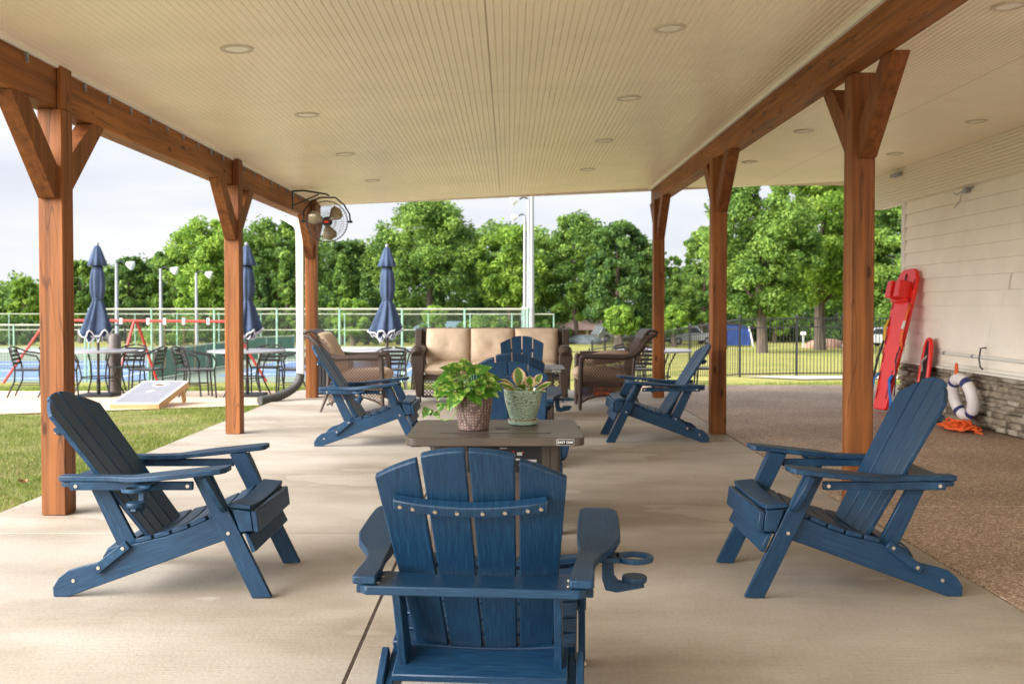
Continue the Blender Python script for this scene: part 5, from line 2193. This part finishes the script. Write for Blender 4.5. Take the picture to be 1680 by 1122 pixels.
wl_ = wicker_chair('brown wicker armchair on the left with its tan back cushion standing up', -2.06, 11.42, 0)
wr_ = wicker_chair('brown wicker armchair on the right with a loose brown pillow on the seat', 1.455, 11.62, 180)
for o in [q for q in SC.objects if q.parent == wr_ and q.name.startswith('back_cushion')]:
    bpy.data.objects.remove(o)
p = put(pillow_mesh(.50, .46, .15, None, seed=8, puff=.7), (0, 0, 0), Matrix.Identity(4)).build('throw_pillow', M['pillow'], None, ang=60)
p.location = (1.16, 11.60, .590)
p.rotation_euler = (0, R(-8), R(10))
tag(p, 'brown throw pillow lying on the seat of the right wicker armchair', 'pillow')

# colourful bag on the paving under the right armchair
b = MB().lathe([(.12, 0), (.15, .05), (.14, .14), (.07, .19), (0, .20)], n=20, fn=lambda a, k: 1 + .15 * math.sin(3 * a + k))
bo = b.build('cloth_bag', M['orange_strap'])
bo.location = (1.25, 13.1, 0.002)
tag(bo, 'orange cloth bundle on the floor behind the right wicker armchair', 'bag')
b = MB().lathe([(.08, 0), (.10, .04), (.09, .13), (.04, .17), (0, .18)], n=20, fn=lambda a, k: 1 + .12 * math.sin(4 * a + k))
bo = b.build('cloth_bag', M['blue_strap'])
bo.location = (1.02, 13.15, 0.002)
tag(bo, 'blue cloth bundle beside the orange one behind the right wicker armchair', 'bag')


# ================================================================== BISTRO SETS
def bistro_chair():
    """faces +x, origin under the seat centre"""
    r = empty('bistro_chair')
    S = M['steel_dark']
    t = .0135
    for s in (-1, 1):
        MB().tube([(.22, s * .20, .0), (.19, s * .21, .42)], t, 6).build('front_leg', S, r)
        MB().tube([(-.28, s * .20, .0), (-.17, s * .20, .25), (-.16, s * .20, .42)], t, 6).build('rear_leg', S, r)
        # arm: curves up from the seat front and back round to the back
        MB().tube([(.19, s * .21, .42), (.215, s * .25, .55), (.17, s * .27, .645), (.02, s * .275, .675), (-.14, s * .255, .70), (-.235, s * .17, .755), (-.265, s * .02, .78)], t, 6).build('arm', S, r)
        MB().tube([(-.16, s * .185, .42), (-.20, s * .185, .60), (-.255, s * .17, .77)], t, 6).build('back_post', S, r)
        MB().bar((.20, s * .2, .20), (-.20, s * .2, .20), .012, .012).build('side_stretcher', S, r)
    st = MB()
    st.tube([(.20, .21, .425), (.20, -.21, .425), (-.17, -.20, .425), (-.17, .20, .425)], t, 6, closed=True)
    st.build('seat_frame', S, r)
    m = MB()
    for k in range(5):
        x = -.155 + k * .073
        m.box(x, -.195, .428, x + .062, .195, .438)
    m.build('seat', M['slat_top'], r)
    for k in range(4):
        z = .505 + k * .062
        u = -.175 - (z - .42) * .235
        MB().box(u - .006, -.178, z, u + .006, .178, z + .042).build('back_slat', S, r)
    return r


def bistro_table(x, y, label, group):
    g = ground_z(x, y) + .024
    r = empty('bistro_table', (x, y, g), 0, label, 'table', group)
    MB().lathe([(.0, .695), (.58, .695), (.60, .70), (.60, .722), (.585, .725), (0, .725)], n=40, caps=False).build('table_top', M['table_top'], r, ang=30)
    for k in range(4):
        a = math.pi / 4 + k * math.pi / 2
        ca, sa = math.cos(a), math.sin(a)
        MB().tube([(ca * .42, sa * .42, .695), (ca * .30, sa * .30, .5), (ca * .26, sa * .26, .3), (ca * .42, sa * .42, 0)], .013, 6).build('leg', M['steel_dark'], r)
    MB().tube([(.27 * math.cos(q * .524), .27 * math.sin(q * .524), .3) for q in range(12)], .010, 6, closed=True).build('leg_ring', M['steel_dark'], r)
    return r


def umbrella(x, y, label, lean=0):
    g = ground_z(x, y) + .024
    r = empty('patio_umbrella', (x, y, g), lean, label, 'umbrella', 'closed navy umbrellas')
    MB().tube([(0, 0, .05), (0, 0, 2.38)], .021, 10).build('pole', M['umb_pole'], r)
    b = MB()
    b.box(-.26, -.26, .0, .26, .26, .05)
    b.tube([(0, 0, .05), (0, 0, .28)], .03, 10)
    b.build('base', M['steel_dark'], r, bevel=.01)
    ph = x * 3.1
    N = 64

    def fold(a, k, amp, sh=0):
        return 1 + amp * (math.sin(7 * a + sh + ph + .12 * k) * .55 + math.sin(4 * a + ph * 2 + sh) * .3 + .25 * math.sin(11 * a - ph))

    # body: gathered at the waist, flaring to a scalloped hem
    zs = [2.12, 2.00, 1.85, 1.72, 1.62, 1.58, 1.54, 1.45, 1.33, 1.22, 1.12, 1.03]
    rs = [.065, .090, .103, .100, .082, .068, .072, .102, .136, .170, .200, .225]
    am = [.06, .14, .20, .22, .20, .16, .22, .30, .32, .32, .30, .28]
    m = MB()
    vs, fs = [], []
    for k, (z, q, a_) in enumerate(zip(zs, rs, am)):
        for i in range(N):
            a = 2 * math.pi * i / N
            rr = q * fold(a, k, a_)
            zz = z + (.045 * math.sin(7 * a + ph + 1.2) + .018 * math.sin(15 * a) if k == len(zs) - 1 else 0) + (.02 * math.cos(a + ph) if k > 8 else 0)
            vs.append((math.cos(a) * rr - .02 * (k > 7) * (k - 7) * .35, math.sin(a) * rr, zz))
    for k in range(len(zs) - 1):
        for i in range(N):
            j = (i + 1) % N
            fs.append((k * N + i, k * N + j, (k + 1) * N + j, (k + 1) * N + i))
    m._add(vs, fs)
    body = m.build('canopy', M['navy_fabric'], r, ang=60)
    sd = body.modifiers.new('t', 'SOLIDIFY')
    sd.thickness = .006
    hem = vs[-N:]
    MB().tube([(hx * 1.01, hy * 1.01, hz) for hx, hy, hz in hem], .011, 6, closed=True).build('scalloped_trim', M['white_fabric'], body)
    # inner folds of the hem
    hem2 = [(.6 * hx * (1 + .25 * math.sin(11 * i * 2 * math.pi / N)), .6 * hy * (1 + .25 * math.sin(11 * i * 2 * math.pi / N)), hz - .055 + .045 * math.sin(13 * i * 2 * math.pi / N)) for i, (hx, hy, hz) in enumerate(hem)]
    MB().tube(hem2, .010, 6, closed=True).build('scalloped_trim', M['white_fabric'], body)
    mm = MB()
    mm._add([Vector(p) for p in vs[-2 * N:-N]] + [Vector(p) for p in hem2], [(i, (i + 1) % N, N + (i + 1) % N, N + i) for i in range(N)])
    mm.build('inner_fold', M['navy_fabric'], body)
    # top tier
    MB().lathe([(.02, 2.45), (.045, 2.425), (.075, 2.34), (.105, 2.24), (.138, 2.13), (.128, 2.12), (.09, 2.16)], n=N, fn=lambda a, k: 1 + (.02 + .02 * k) * math.sin(8 * a + ph), caps=False).build('top_vent', M['navy_fabric'], r, ang=60)
    MB().lathe([(.0, 2.50), (.022, 2.49), (.028, 2.465), (.02, 2.44), (.012, 2.38)], n=12).build('finial', M['galv'], r)
    MB().tube([(.082 * math.cos(q * .524), .082 * math.sin(q * .524), 1.58) for q in range(12)], .008, 6, closed=True).build('tie', M['navy_fabric'], r)
    for ch in SC.objects:
        if ch.parent == r:
            ch.scale.z = .965
    return r


bc = bistro_chair()
sets = []


def world_at(px, py, tabz=None):
    """point on the walkway seen at a pixel"""
    Y = 15.5
    for _ in range(8):
        x = (px - 835) * Y / F
        Y = (H - ground_z(x, Y) - .02) * F / (py - 500)
    return (px - 835) * Y / F, Y


first = [True]


def place_bistro(x, y, rz, label):
    o = bc if first[0] else copy_tree(bc)
    first[0] = False
    o.location = (x, y, ground_z(x, y) + .024)
    o.rotation_euler.z = R(rz)
    tag(o, label, 'bistro chair', 'black metal bistro chairs')


tabs = [(164, 15.55, 'round grey bistro table under the leftmost umbrella'), (407, 15.5, 'round grey bistro table behind the second left post'),
        (636, 15.9, 'round grey bistro table left of the wicker sofa under the middle umbrella'), (1072, 15.6, 'round grey bistro table behind the far right post')]
TB = []
for px, Y, lab in tabs:
    x = (px - 835) * Y / F
    TB.append((x, Y))
    bistro_table(x, Y, lab, 'round bistro tables')
umbrella(*TB[0], 'closed navy umbrella with white scalloped hem, leftmost of the three')
umbrella(*TB[1], 'closed navy umbrella half hidden by the second left post')
umbrella(*TB[2], 'closed navy umbrella between the far left post and the sofa')
(x0, y0), (x1, y1), (x2, y2), (x3, y3) = TB
place_bistro(x0 + .78, y0 - .05, 178, 'black bistro chair right of the leftmost table')
place_bistro(x0 - .40, y0 - .45, 35, 'black bistro chair at the near left of the leftmost table')
place_bistro(x0 + .18, y0 + .72, -100, 'black bistro chair on the far side of the leftmost table')
place_bistro(x0 - 1.0, y0 - .15, 10, 'black bistro chair left of the first porch post')
place_bistro(x1 - .62, y1 - .42, 25, 'black bistro chair at the near left of the table behind the second left post')
place_bistro(x1 - .90, y1 + .05, 0, 'black bistro chair farthest left at the second table')
place_bistro(x1 + .75, y1 - .05, 182, 'black bistro chair just left of the white downspout')
place_bistro(x1 + .15, y1 + .68, -92, 'black bistro chair on the far side of the second table')
place_bistro(x2 + .15, y2 - .55, 100, 'black bistro chair near side of the table left of the sofa')
place_bistro(x2 + .62, y2 + .0, 180, 'black bistro chair right of the table left of the sofa')
place_bistro(x3 - .22, y3 - .50, 85, 'black bistro chair seen from behind left of the far right post')
place_bistro(x3 + .88, y3 + .05, 175, 'black bistro chair half hidden by the right blue chair back')
place_bistro(x3 - .3, y3 + .7, -80, 'black bistro chair on the far side of the right table')
m = MB()
m.box(-.25, -.25, 0, .25, .25, .05)
m.tube([(0, 0, .05), (0, 0, .95)], .022, 10)
o = m.build('umbrella_stand', M['steel_dark'])
o.location = (x3 + .16, y3, ground_z(x3, y3) + .024)
tag(o, 'empty umbrella stand under the right bistro table', 'umbrella stand')

# taupe bin with an arched lid frame
bx_, by_ = (191 - 835) * 16.3 / F, 16.3
e = empty('trash_bin', (bx_, by_, ground_z(bx_, by_) + .024), 0, 'tall taupe cylindrical bin behind the leftmost bistro table', 'bin')
MB().lathe([(.095, 0), (.10, .02), (.095, .55)], n=28).build('bin_body', M['taupe'], e)
MB().lathe([(.090, .552), (.090, .60), (.098, .61), (.098, .93), (.075, .965), (0, .972)], n=28).build('bin_hood', M['taupe'], e)
m = MB()
m.tube([(-.11, 0, .8), (-.11, 0, 1.08), (-.09, 0, 1.11), (.15, 0, 1.11), (.17, 0, 1.08), (.17, 0, .8)], .013, 8)
m.build('handle', M['steel_dark'], e)


# ---- cornhole board
def cornhole():
    Y = 12.40
    p0 = at(182, 672.5, Y)
    e = empty('game_board', (p0.x, Y, ground_z(p0.x, Y) + .03), R(1), 'grey topped bean bag toss board with white border on the lawn edge', 'game board')
    w, L_ = .61, 1.24
    h0, h1 = .045, .235
    ang = math.atan((h1 - h0) / L_)
    mt = Matrix.Translation((0, 0, h0)) @ Matrix.Rotation(ang, 4, 'X')
    def bb(m):
        m.v = [tuple(mt @ Vector(p)) for p in m.v]
        return m
    N = 32
    cx_, cy_, rh = w / 2, L_ - .23, .076

    def plate(z0, z1, x0, y0, x1, y1):
        """plate with a round hole"""
        m = MB()
        ring, outr = [], []
        for i in range(N):
            a = 2 * math.pi * (i + .5) / N
            ca, sa = math.cos(a), math.sin(a)
            ring.append((cx_ + rh * ca, cy_ + rh * sa))
            ts = []
            if ca > 1e-9: ts.append((x1 - cx_) / ca)
            if ca < -1e-9: ts.append((x0 - cx_) / ca)
            if sa > 1e-9: ts.append((y1 - cy_) / sa)
            if sa < -1e-9: ts.append((y0 - cy_) / sa)
            t = min(ts)
            outr.append((cx_ + ca * t, cy_ + sa * t))
        vs = [(x, y, z1) for x, y in ring] + [(x, y, z1) for x, y in outr] + [(x, y, z0) for x, y in ring] + [(x, y, z0) for x, y in outr]
        fs = []
        for i in range(N):
            j = (i + 1) % N
            fs += [(i, N + i, N + j, j), (2 * N + i, 2 * N + j, 3 * N + j, 3 * N + i), (i, j, 2 * N + j, 2 * N + i), (N + i, 3 * N + i, 3 * N + j, N + j)]
        # corners
        cs = [(x1, y1), (x0, y1), (x0, y0), (x1, y0)]
        for c in cs:
            b_ = min(range(N), key=lambda i: abs(math.atan2(c[1] - cy_, c[0] - cx_) - math.atan2(outr[i][1] - cy_, outr[i][0] - cx_)) + 0)
            ang_c = math.atan2(c[1] - cy_, c[0] - cx_) % (2 * math.pi)
            i = int(ang_c / (2 * math.pi) * N - .5) % N
            j = (i + 1) % N
            o = len(vs)
            vs.append((c[0], c[1], z1))
            fs.append((N + i, o, N + j))
        m._add(vs, fs)
        return m

    top = bb(plate(0, .014, 0, 0, w, L_)).build('board_top', M['label_white'], e, smooth=False)
    grey = bb(plate(.0145, .0155, .030, .035, w - .030, L_ - .035)).build('printed_field', M['board_top'], top, smooth=False)
    ringm = MB().lathe([(.077, .0150), (.077, .0175), (.108, .0175), (.108, .0150)], (cx_, cy_, 0), 32, caps=False)
    bb(ringm).build('hole_ring', M['label_white'], top)
    fr = MB()
    fr.box(.0, .0, -.075, .02, L_, -.001)
    fr.box(w - .02, 0, -.075, w, L_, -.001)
    fr.box(.021, 0, -.06, w - .021, .02, -.001)
    fr.box(.021, L_ - .02, -.075, w - .021, L_, -.001)
    o = bb(fr).build('board_frame', M['board_wood'], e)
    for xx in (.028, w - .066):
        MB().bar((xx + .019, L_ - .13, h1 - .08), (xx + .019, L_ - .06, -.035), .038, .07, (0, 1, 0)).build('leg', M['board_wood'], e)
    # faint print: a light emblem above a row of lettering
    tmt = mt @ Matrix.Translation((w / 2, .50, .0158))
    t = text_obj('LANGFORD', .088, M['print_pale'], top, tmt.translation, (ang, 0, 0), 'board_lettering', .0003, 1.05)
    t.scale = (1.0, .8, 1)
    em = MB().prism([(w / 2 - .06, .585, .0158), (w / 2 + .0, .585, .0158), (w / 2 + .03, .69, .0158), (w / 2 - .03, .69, .0158)], (0, 0, .0008))
    bb(em).build('board_emblem', M['label_white'], top)
    return e


M['print_pale'] = plain('pale_print', (.34, .34, .37), .5)
cornhole()

# ---- downspout with corrugated drain pipe
e = empty('downspout', (-2.60, 12.62, 0), 0, 'white downspout ending in a black corrugated drain pipe beside the far left post', 'downspout')
m = MB()
m.box(-.10, -.035, .30, -.01, .035, 2.16)
m.build('pipe', M['white_trim'], e, bevel=.008)
MB().prism([(-.32, -.035, 2.31), (-.06, -.035, 2.31), (-.01, -.035, 2.14), (-.10, -.035, 2.14), (-.14, -.035, 2.2)], (0, .07, 0)).build('elbow', M['white_trim'], e, bevel=.006)
path = [Vector((-.055, 0, .32)), Vector((-.075, -.03, .22)), Vector((-.15, -.10, .13)), Vector((-.27, -.22, .06)), Vector((-.40, -.36, .03)), Vector((-.47, -.44, .02))]
# smooth the path and give it corrugations
P = []
for i in range(len(path) - 1):
    p0_, p1_, p2_, p3_ = path[max(0, i - 1)], path[i], path[i + 1], path[min(len(path) - 1, i + 2)]
    for k in range(14):
        t = k / 14
        P.append(.5 * ((2 * p1_) + (-p0_ + p2_) * t + (2 * p0_ - 5 * p1_ + 4 * p2_ - p3_) * t * t + (-p0_ + 3 * p1_ - 3 * p2_ + p3_) * t ** 3))
MB().tube(P, [.052 + (.006 if k % 3 == 0 else 0) for k in range(len(P))], 18).build('drain_pipe', M['grey_pipe'], e, ang=80)
# ---- black bin behind the far left post
e = empty('storage_bin', (-2.54, 13.45, 0.001), 0, 'black slatted bin standing behind the far left post', 'bin')
MB().box(-.14, -.2, 0, .40, .2, .44).build('bin_body', M['black_plastic'], e, bevel=.01)
m = MB()
for k in range(12):
    m.box(-.135 + k * .045, -.212, .02, -.105 + k * .045, -.202, .42)
m.build('slats', M['black_plastic'], e)
MB().box(-.17, -.2, .45, -.03, .1, .80).build('bin_lid', M['black_plastic'], e, bevel=.015)


# ---- fan hung from the left beam
def fan():
    e = empty('wall_fan', (-2.49, 11.65, 2.42), 0, 'black caged fan with tan blades hung from the left beam', 'fan')
    S = M['steel_dark']
    br = MB()
    br.box(.0, -.25, -.13, .012, -.21, .09)
    br.build('wall_plate', S, e)
    MB().tube([(.01, -.23, .085), (.12, -.15, .10), (.35, .0, .075), (.38, .02, .06)], .011, 6).build('bracket_arm', S, e)
    MB().tube([(.01, -.23, -.08), (.14, -.10, .0), (.26, .0, .07)], .009, 6).build('bracket_arm', S, e)
    # cage centre and axis
    c = Vector((.335, .12, -.235))
    ax = Vector((.10, -1, -.10)).normalized()
    rot = ax.to_track_quat('Z', 'Y').to_matrix().to_4x4()
    mt = Matrix.Translation(c) @ rot
    T_ = lambda p: mt @ Vector(p)
    Rr = .242
    cg = MB()
    for (rr, zz) in ((Rr, .0), (Rr, -.03), (Rr * .97, .05), (Rr * .75, .075), (Rr * .45, .085), (Rr * .8, -.09), (Rr * .4, -.11)):
        cg.tube([T_((rr * math.cos(a * .1745), rr * math.sin(a * .1745), zz)) for a in range(36)], .0045 if rr == Rr else .0018, 5, closed=True)
    for k in range(44):
        a = 2 * math.pi * k / 44
        ca, sa = math.cos(a), math.sin(a)
        cg.tube([T_((.05 * ca, .05 * sa, .088)), T_((.6 * Rr * ca, .6 * Rr * sa, .082)), T_((.93 * Rr * ca, .93 * Rr * sa, .058)), T_((Rr * ca, Rr * sa, .0)), T_((.9 * Rr * ca, .9 * Rr * sa, -.07)), T_((.3 * Rr * ca, .3 * Rr * sa, -.11))], .0014, 4)
    cg.build('cage', S, e)
    for k in range(3):
        a0 = math.radians(-90 + 12 + 120 * k)
        v = []
        out = [(.03, -.28), (.09, -.40), (.16, -.44), (.205, -.30), (.222, .0), (.21, .30), (.16, .44), (.09, .38), (.035, .25)]
        for (rr, da) in out:
            a = a0 + da * 1.25
            v.append(T_((rr * math.cos(a), rr * math.sin(a), .03 - da * .07)))
        m = MB()
        m._add([T_((.11 * math.cos(a0), .11 * math.sin(a0), .022))] + v, [(0, i + 1, (i + 1) % len(v) + 1) for i in range(len(v))])
        b = m.build('blade', M['fan_blade'], e)
        b.modifiers.new('t', 'SOLIDIFY').thickness = .003
    hub = MB()
    hub.tube([T_((0, 0, -.10)), T_((0, 0, -.02))], .06, 16)
    hub.tube([T_((0, 0, -.02)), T_((0, 0, .05))], .03, 12)
    hub.tube([T_((0, 0, .085)), T_((0, 0, .095))], .046, 20)
    h = hub.build('motor_hub', S, e)
    bd = MB()
    for (x, y, z) in ((-.026, -.012, .096), (.026, -.012, .096), (.026, .012, .096), (-.026, .012, .096)):
        bd.v.append(tuple(T_((x, y, z))))
    bd.f.append((0, 1, 2, 3)); bd.mi.append(0)
    bd.build('badge', M['red_emblem'], h)
    # yoke
    up = Vector((0, 0, 1))
    ex = Vector((1, .1, 0)).normalized()
    yk = [c + ex * -.275, c + ex * -.27 + up * .12, c + ex * -.18 + up * .24, c + ex * -.07 + up * .285, c + ex * .10 + up * .285, c + ex * .20 + up * .20, c + ex * .265 + up * .09, c + ex * .275]
    MB().tube(yk, .010, 6).build('yoke', S, e)
    for s in (-1, 1):
        MB().tube([c + ex * s * .24, c + ex * s * .30], .014, 8).build('pivot_knob', S, e)


fan()


# ================================================================== THINGS AT THE WALL
def rescue_board():
    e = empty('rescue_board', (4.22, 11.17, .0), 0, 'long red plastic rescue board leaning on the corner of the siding wall', 'rescue board')
    # local frame: foot at origin, leaning towards +x and slightly +y
    foot = Vector((0, 0, 0.012))
    head = Vector((.375, .12, 1.60))
    ax = (head - foot).normalized()
    wd = Vector((-.14, 1, 0))
    wd = (wd - ax * wd.dot(ax)).normalized()
    nr = wd.cross(ax).normalized()
    if nr.x > 0:
        nr = -nr
    L_ = (head - foot).length
    P_ = lambda s, t, n_=0: foot + wd * s + ax * t + nr * n_
    prof = [(0, .115), (.03, .135), (.45, .165), (.95, .20), (1.40, .215), (1.52, .205), (1.60, .16), (L_, .11)]
    pts = [P_(-w, t) for t, w in prof] + [P_(w, t) for t, w in prof[::-1]]
    b = MB().prism(pts, nr * .045).build('board_shell', M['red_plastic'], e, bevel=.012, seg=2)
    # hand slots along both edges, as dark openings in raised red rims
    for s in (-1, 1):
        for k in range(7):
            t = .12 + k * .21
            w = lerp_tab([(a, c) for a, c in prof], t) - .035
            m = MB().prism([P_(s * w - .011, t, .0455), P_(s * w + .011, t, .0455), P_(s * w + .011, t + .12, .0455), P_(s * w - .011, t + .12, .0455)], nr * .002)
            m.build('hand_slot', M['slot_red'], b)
    for s in (-1, 1):
        MB().prism([P_(s * .09 - .055, 1.27, .047), P_(s * .09 + .055, 1.27, .047), P_(s * .09 + .055, 1.47, .047), P_(s * .09 - .055, 1.47, .047)], nr * .14).build('head_block', M['red_plastic'], e, bevel=.012, seg=2)
    MB().prism([P_(-.17, 1.24, .047), P_(.17, 1.24, .047), P_(.17, 1.27, .047), P_(-.17, 1.27, .047)], nr * .05).build('head_rest', M['red_plastic'], e, bevel=.008)
    # straps
    def strap(name, pts_, mat, w=.035):
        m = MB()
        vs = []
        for p_ in pts_:
            vs.append(P_(*p_) - wd * w / 2)
            vs.append(P_(*p_) + wd * w / 2)
        n_ = len(pts_)
        m._add(vs, [(2 * i, 2 * i + 1, 2 * i + 3, 2 * i + 2) for i in range(n_ - 1)])
        o = m.build(name, M[mat], e)
        o.modifiers.new('t', 'SOLIDIFY').thickness = .006
    strap('blue_strap', [(-.15, .40, .05), (-.17, .33, .09), (-.20, .22, .08), (-.22, .10, .05), (-.21, .02, .03)], 'blue_strap', .05)
    strap('blue_strap', [(.15, .42, .05), (.175, .34, .08), (.155, .24, .09), (.17, .14, .07)], 'blue_strap', .045)
    strap('blue_strap', [(-.15, .40, .052), (-.12, .36, .07), (-.14, .30, .06)], 'blue_strap', .04)
    strap('yellow_strap', [(.19, 1.05, .05), (.20, .96, .07), (.18, .88, .07), (.19, .80, .06)], 'yellow_strap', .05)
    strap('black_strap', [(.20, .80, .05), (.215, .6, .07), (.22, .4, .07), (.22, .25, .06)], 'black_strap', .05)
    strap('orange_strap', [(-.20, 1.22, .05), (-.22, 1.08, .08), (-.19, .95, .07), (-.21, .80, .08), (-.23, .70, .06)], 'orange_strap', .05)
    strap('black_strap', [(-.20, .75, .06), (-.23, .62, .09), (-.20, .58, .08), (-.26, .45, .09), (-.28, .28, .07), (-.27, .16, .05)], 'black_strap', .02)
    strap('white_tag', [(-.20, 1.02, .075), (-.20, .92, .085)], 'label_white', .05)
    strap('black_strap', [(.02, 1.58, .05), (.0, 1.52, .06), (.03, 1.47, .05)], 'black_strap', .02)


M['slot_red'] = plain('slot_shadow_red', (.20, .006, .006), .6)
rescue_board()

# black and red carrier leaning on the wall
e = empty('rescue_carrier', (4.50, 10.75, 0.0), 0, 'black mesh carrier with a red padded rim leaning on the wall behind the red board', 'rescue carrier')
foot, head = Vector((0, 0, .03)), Vector((.11, 0, .82))
ax = (head - foot).normalized()
wd = Vector((.1, 1, 0)).normalized()
nr = Vector((-1, 0, .12)).normalized()
rim = []
for k in range(28):
    a = 2 * math.pi * k / 28
    t = .40 + .40 * math.sin(a)
    w = .135 * math.copysign(abs(math.cos(a)) ** .6, math.cos(a)) * (1 - .15 * math.sin(a))
    rim.append(foot + ax * t + wd * w + nr * .04)
MB().tube(rim, .024, 10, closed=True).build('padded_rim', M['red_plastic'], e)
mm = MB()
mm._add([foot + ax * .4 + nr * .02] + [q for q in rim], [(0, i + 1, (i + 1) % 28 + 1) for i in range(28)])
q = mm.build('mesh_panel', M['black_strap'], e)
q.modifiers.new('t', 'SOLIDIFY').thickness = .01
MB().tube([foot + ax * .45 + wd * .05 + nr * .05, foot + ax * .55 + wd * .02 + nr * .08, foot + ax * .62 - wd * .04 + nr * .05], .014, 8).build('grab_handle', M['label_grey'], e)

# long white pole on wall hooks
e = empty('reaching_pole', (4.57, 10.35, .695), 0, 'long white pole hung level on the siding above the stone base', 'pole')
MB().tube([(0, 0, 0), (0, -13.0, -.01)], .016, 10).build('pole', M['pvc'], e)
MB().tube([(0, .0, 0), (-.01, .03, 0)], .02, 10).build('end_cap', M['galv'], e)
MB().tube([(0, -.60, 0), (0, -.64, 0)], .019, 10).build('coupling', M['galv'], e)
MB().tube([(.05, -.78, .09), (-.005, -.78, .085), (-.02, -.78, -.02), (-.005, -.78, -.10), (.02, -.78, -.12)], .008, 8).build('wall_hook', M['steel_dark'], e)

# ring buoy
def ring_buoy():
    e = empty('ring_buoy', (4.44, 9.66, .30), 0, 'white ring buoy with navy bands leaning on the stone base', 'ring buoy')
    Rm, r0 = .165, .056
    mt = RZ(8) @ RY(90 - 10)
    T_ = lambda a, q=1.: mt @ Vector((Rm * 1.0 * math.cos(a), Rm * math.sin(a), 0))
    mt = Matrix.Rotation(R(6), 4, 'Z') @ Matrix.Rotation(R(78), 4, 'Y')
    T_ = lambda a: (mt @ Vector((Rm * 1.12 * math.cos(a), Rm * math.sin(a), 0)))
    pts = [T_(2 * math.pi * k / 48) for k in range(48)]
    ring = MB().tube(pts, r0, 20, closed=True).build('ring', M['buoy'], e, ang=80)
    for c in (38, 142, 218, 322):
        pp = [T_(R(c + d)) for d in (-8, -4, 0, 4, 8)]
        MB().tube(pp, r0 * 1.02, 20, caps=False).build('navy_band', M['buoy_band'], ring, ang=80)
    return e


ring_buoy()
# orange throw handle hooked over the ring
hp = [Vector((4.40 + .030 * math.cos(a), 9.72 + .055 * math.cos(a), .555 + .062 * math.sin(a))) for a in [2 * math.pi * k / 20 for k in range(20)]]
o = MB().tube(hp, .014, 8, closed=True).build('throw_ring', M['orange_strap'])
tag(o, 'small orange hand ring hanging above the ring buoy', 'hand ring')
# rope heap
rng = np.random.default_rng(12)
pts = []
a = 0.
for k in range(420):
    a += .33 + .12 * rng.random()
    rr = .05 + .13 * abs(math.sin(k * .071)) + .02 * rng.random()
    pts.append(Vector((4.33 + rr * .55 * math.cos(a) + .03 * math.sin(k * .11), 9.50 + rr * 1.15 * math.sin(a * .83) + .05 * math.sin(k * .05), .012 + .10 * (1 - rr / .2) * abs(math.sin(k * .19)) + .03 * rng.random())))
o = MB().tube(pts + [Vector((4.36, 9.22, .012)), Vector((4.38, 9.12, .008))], .0085, 6).build('rope', M['orange_strap'], ang=80)
tag(o, 'heap of bright orange rope on the floor below the ring buoy', 'rope')
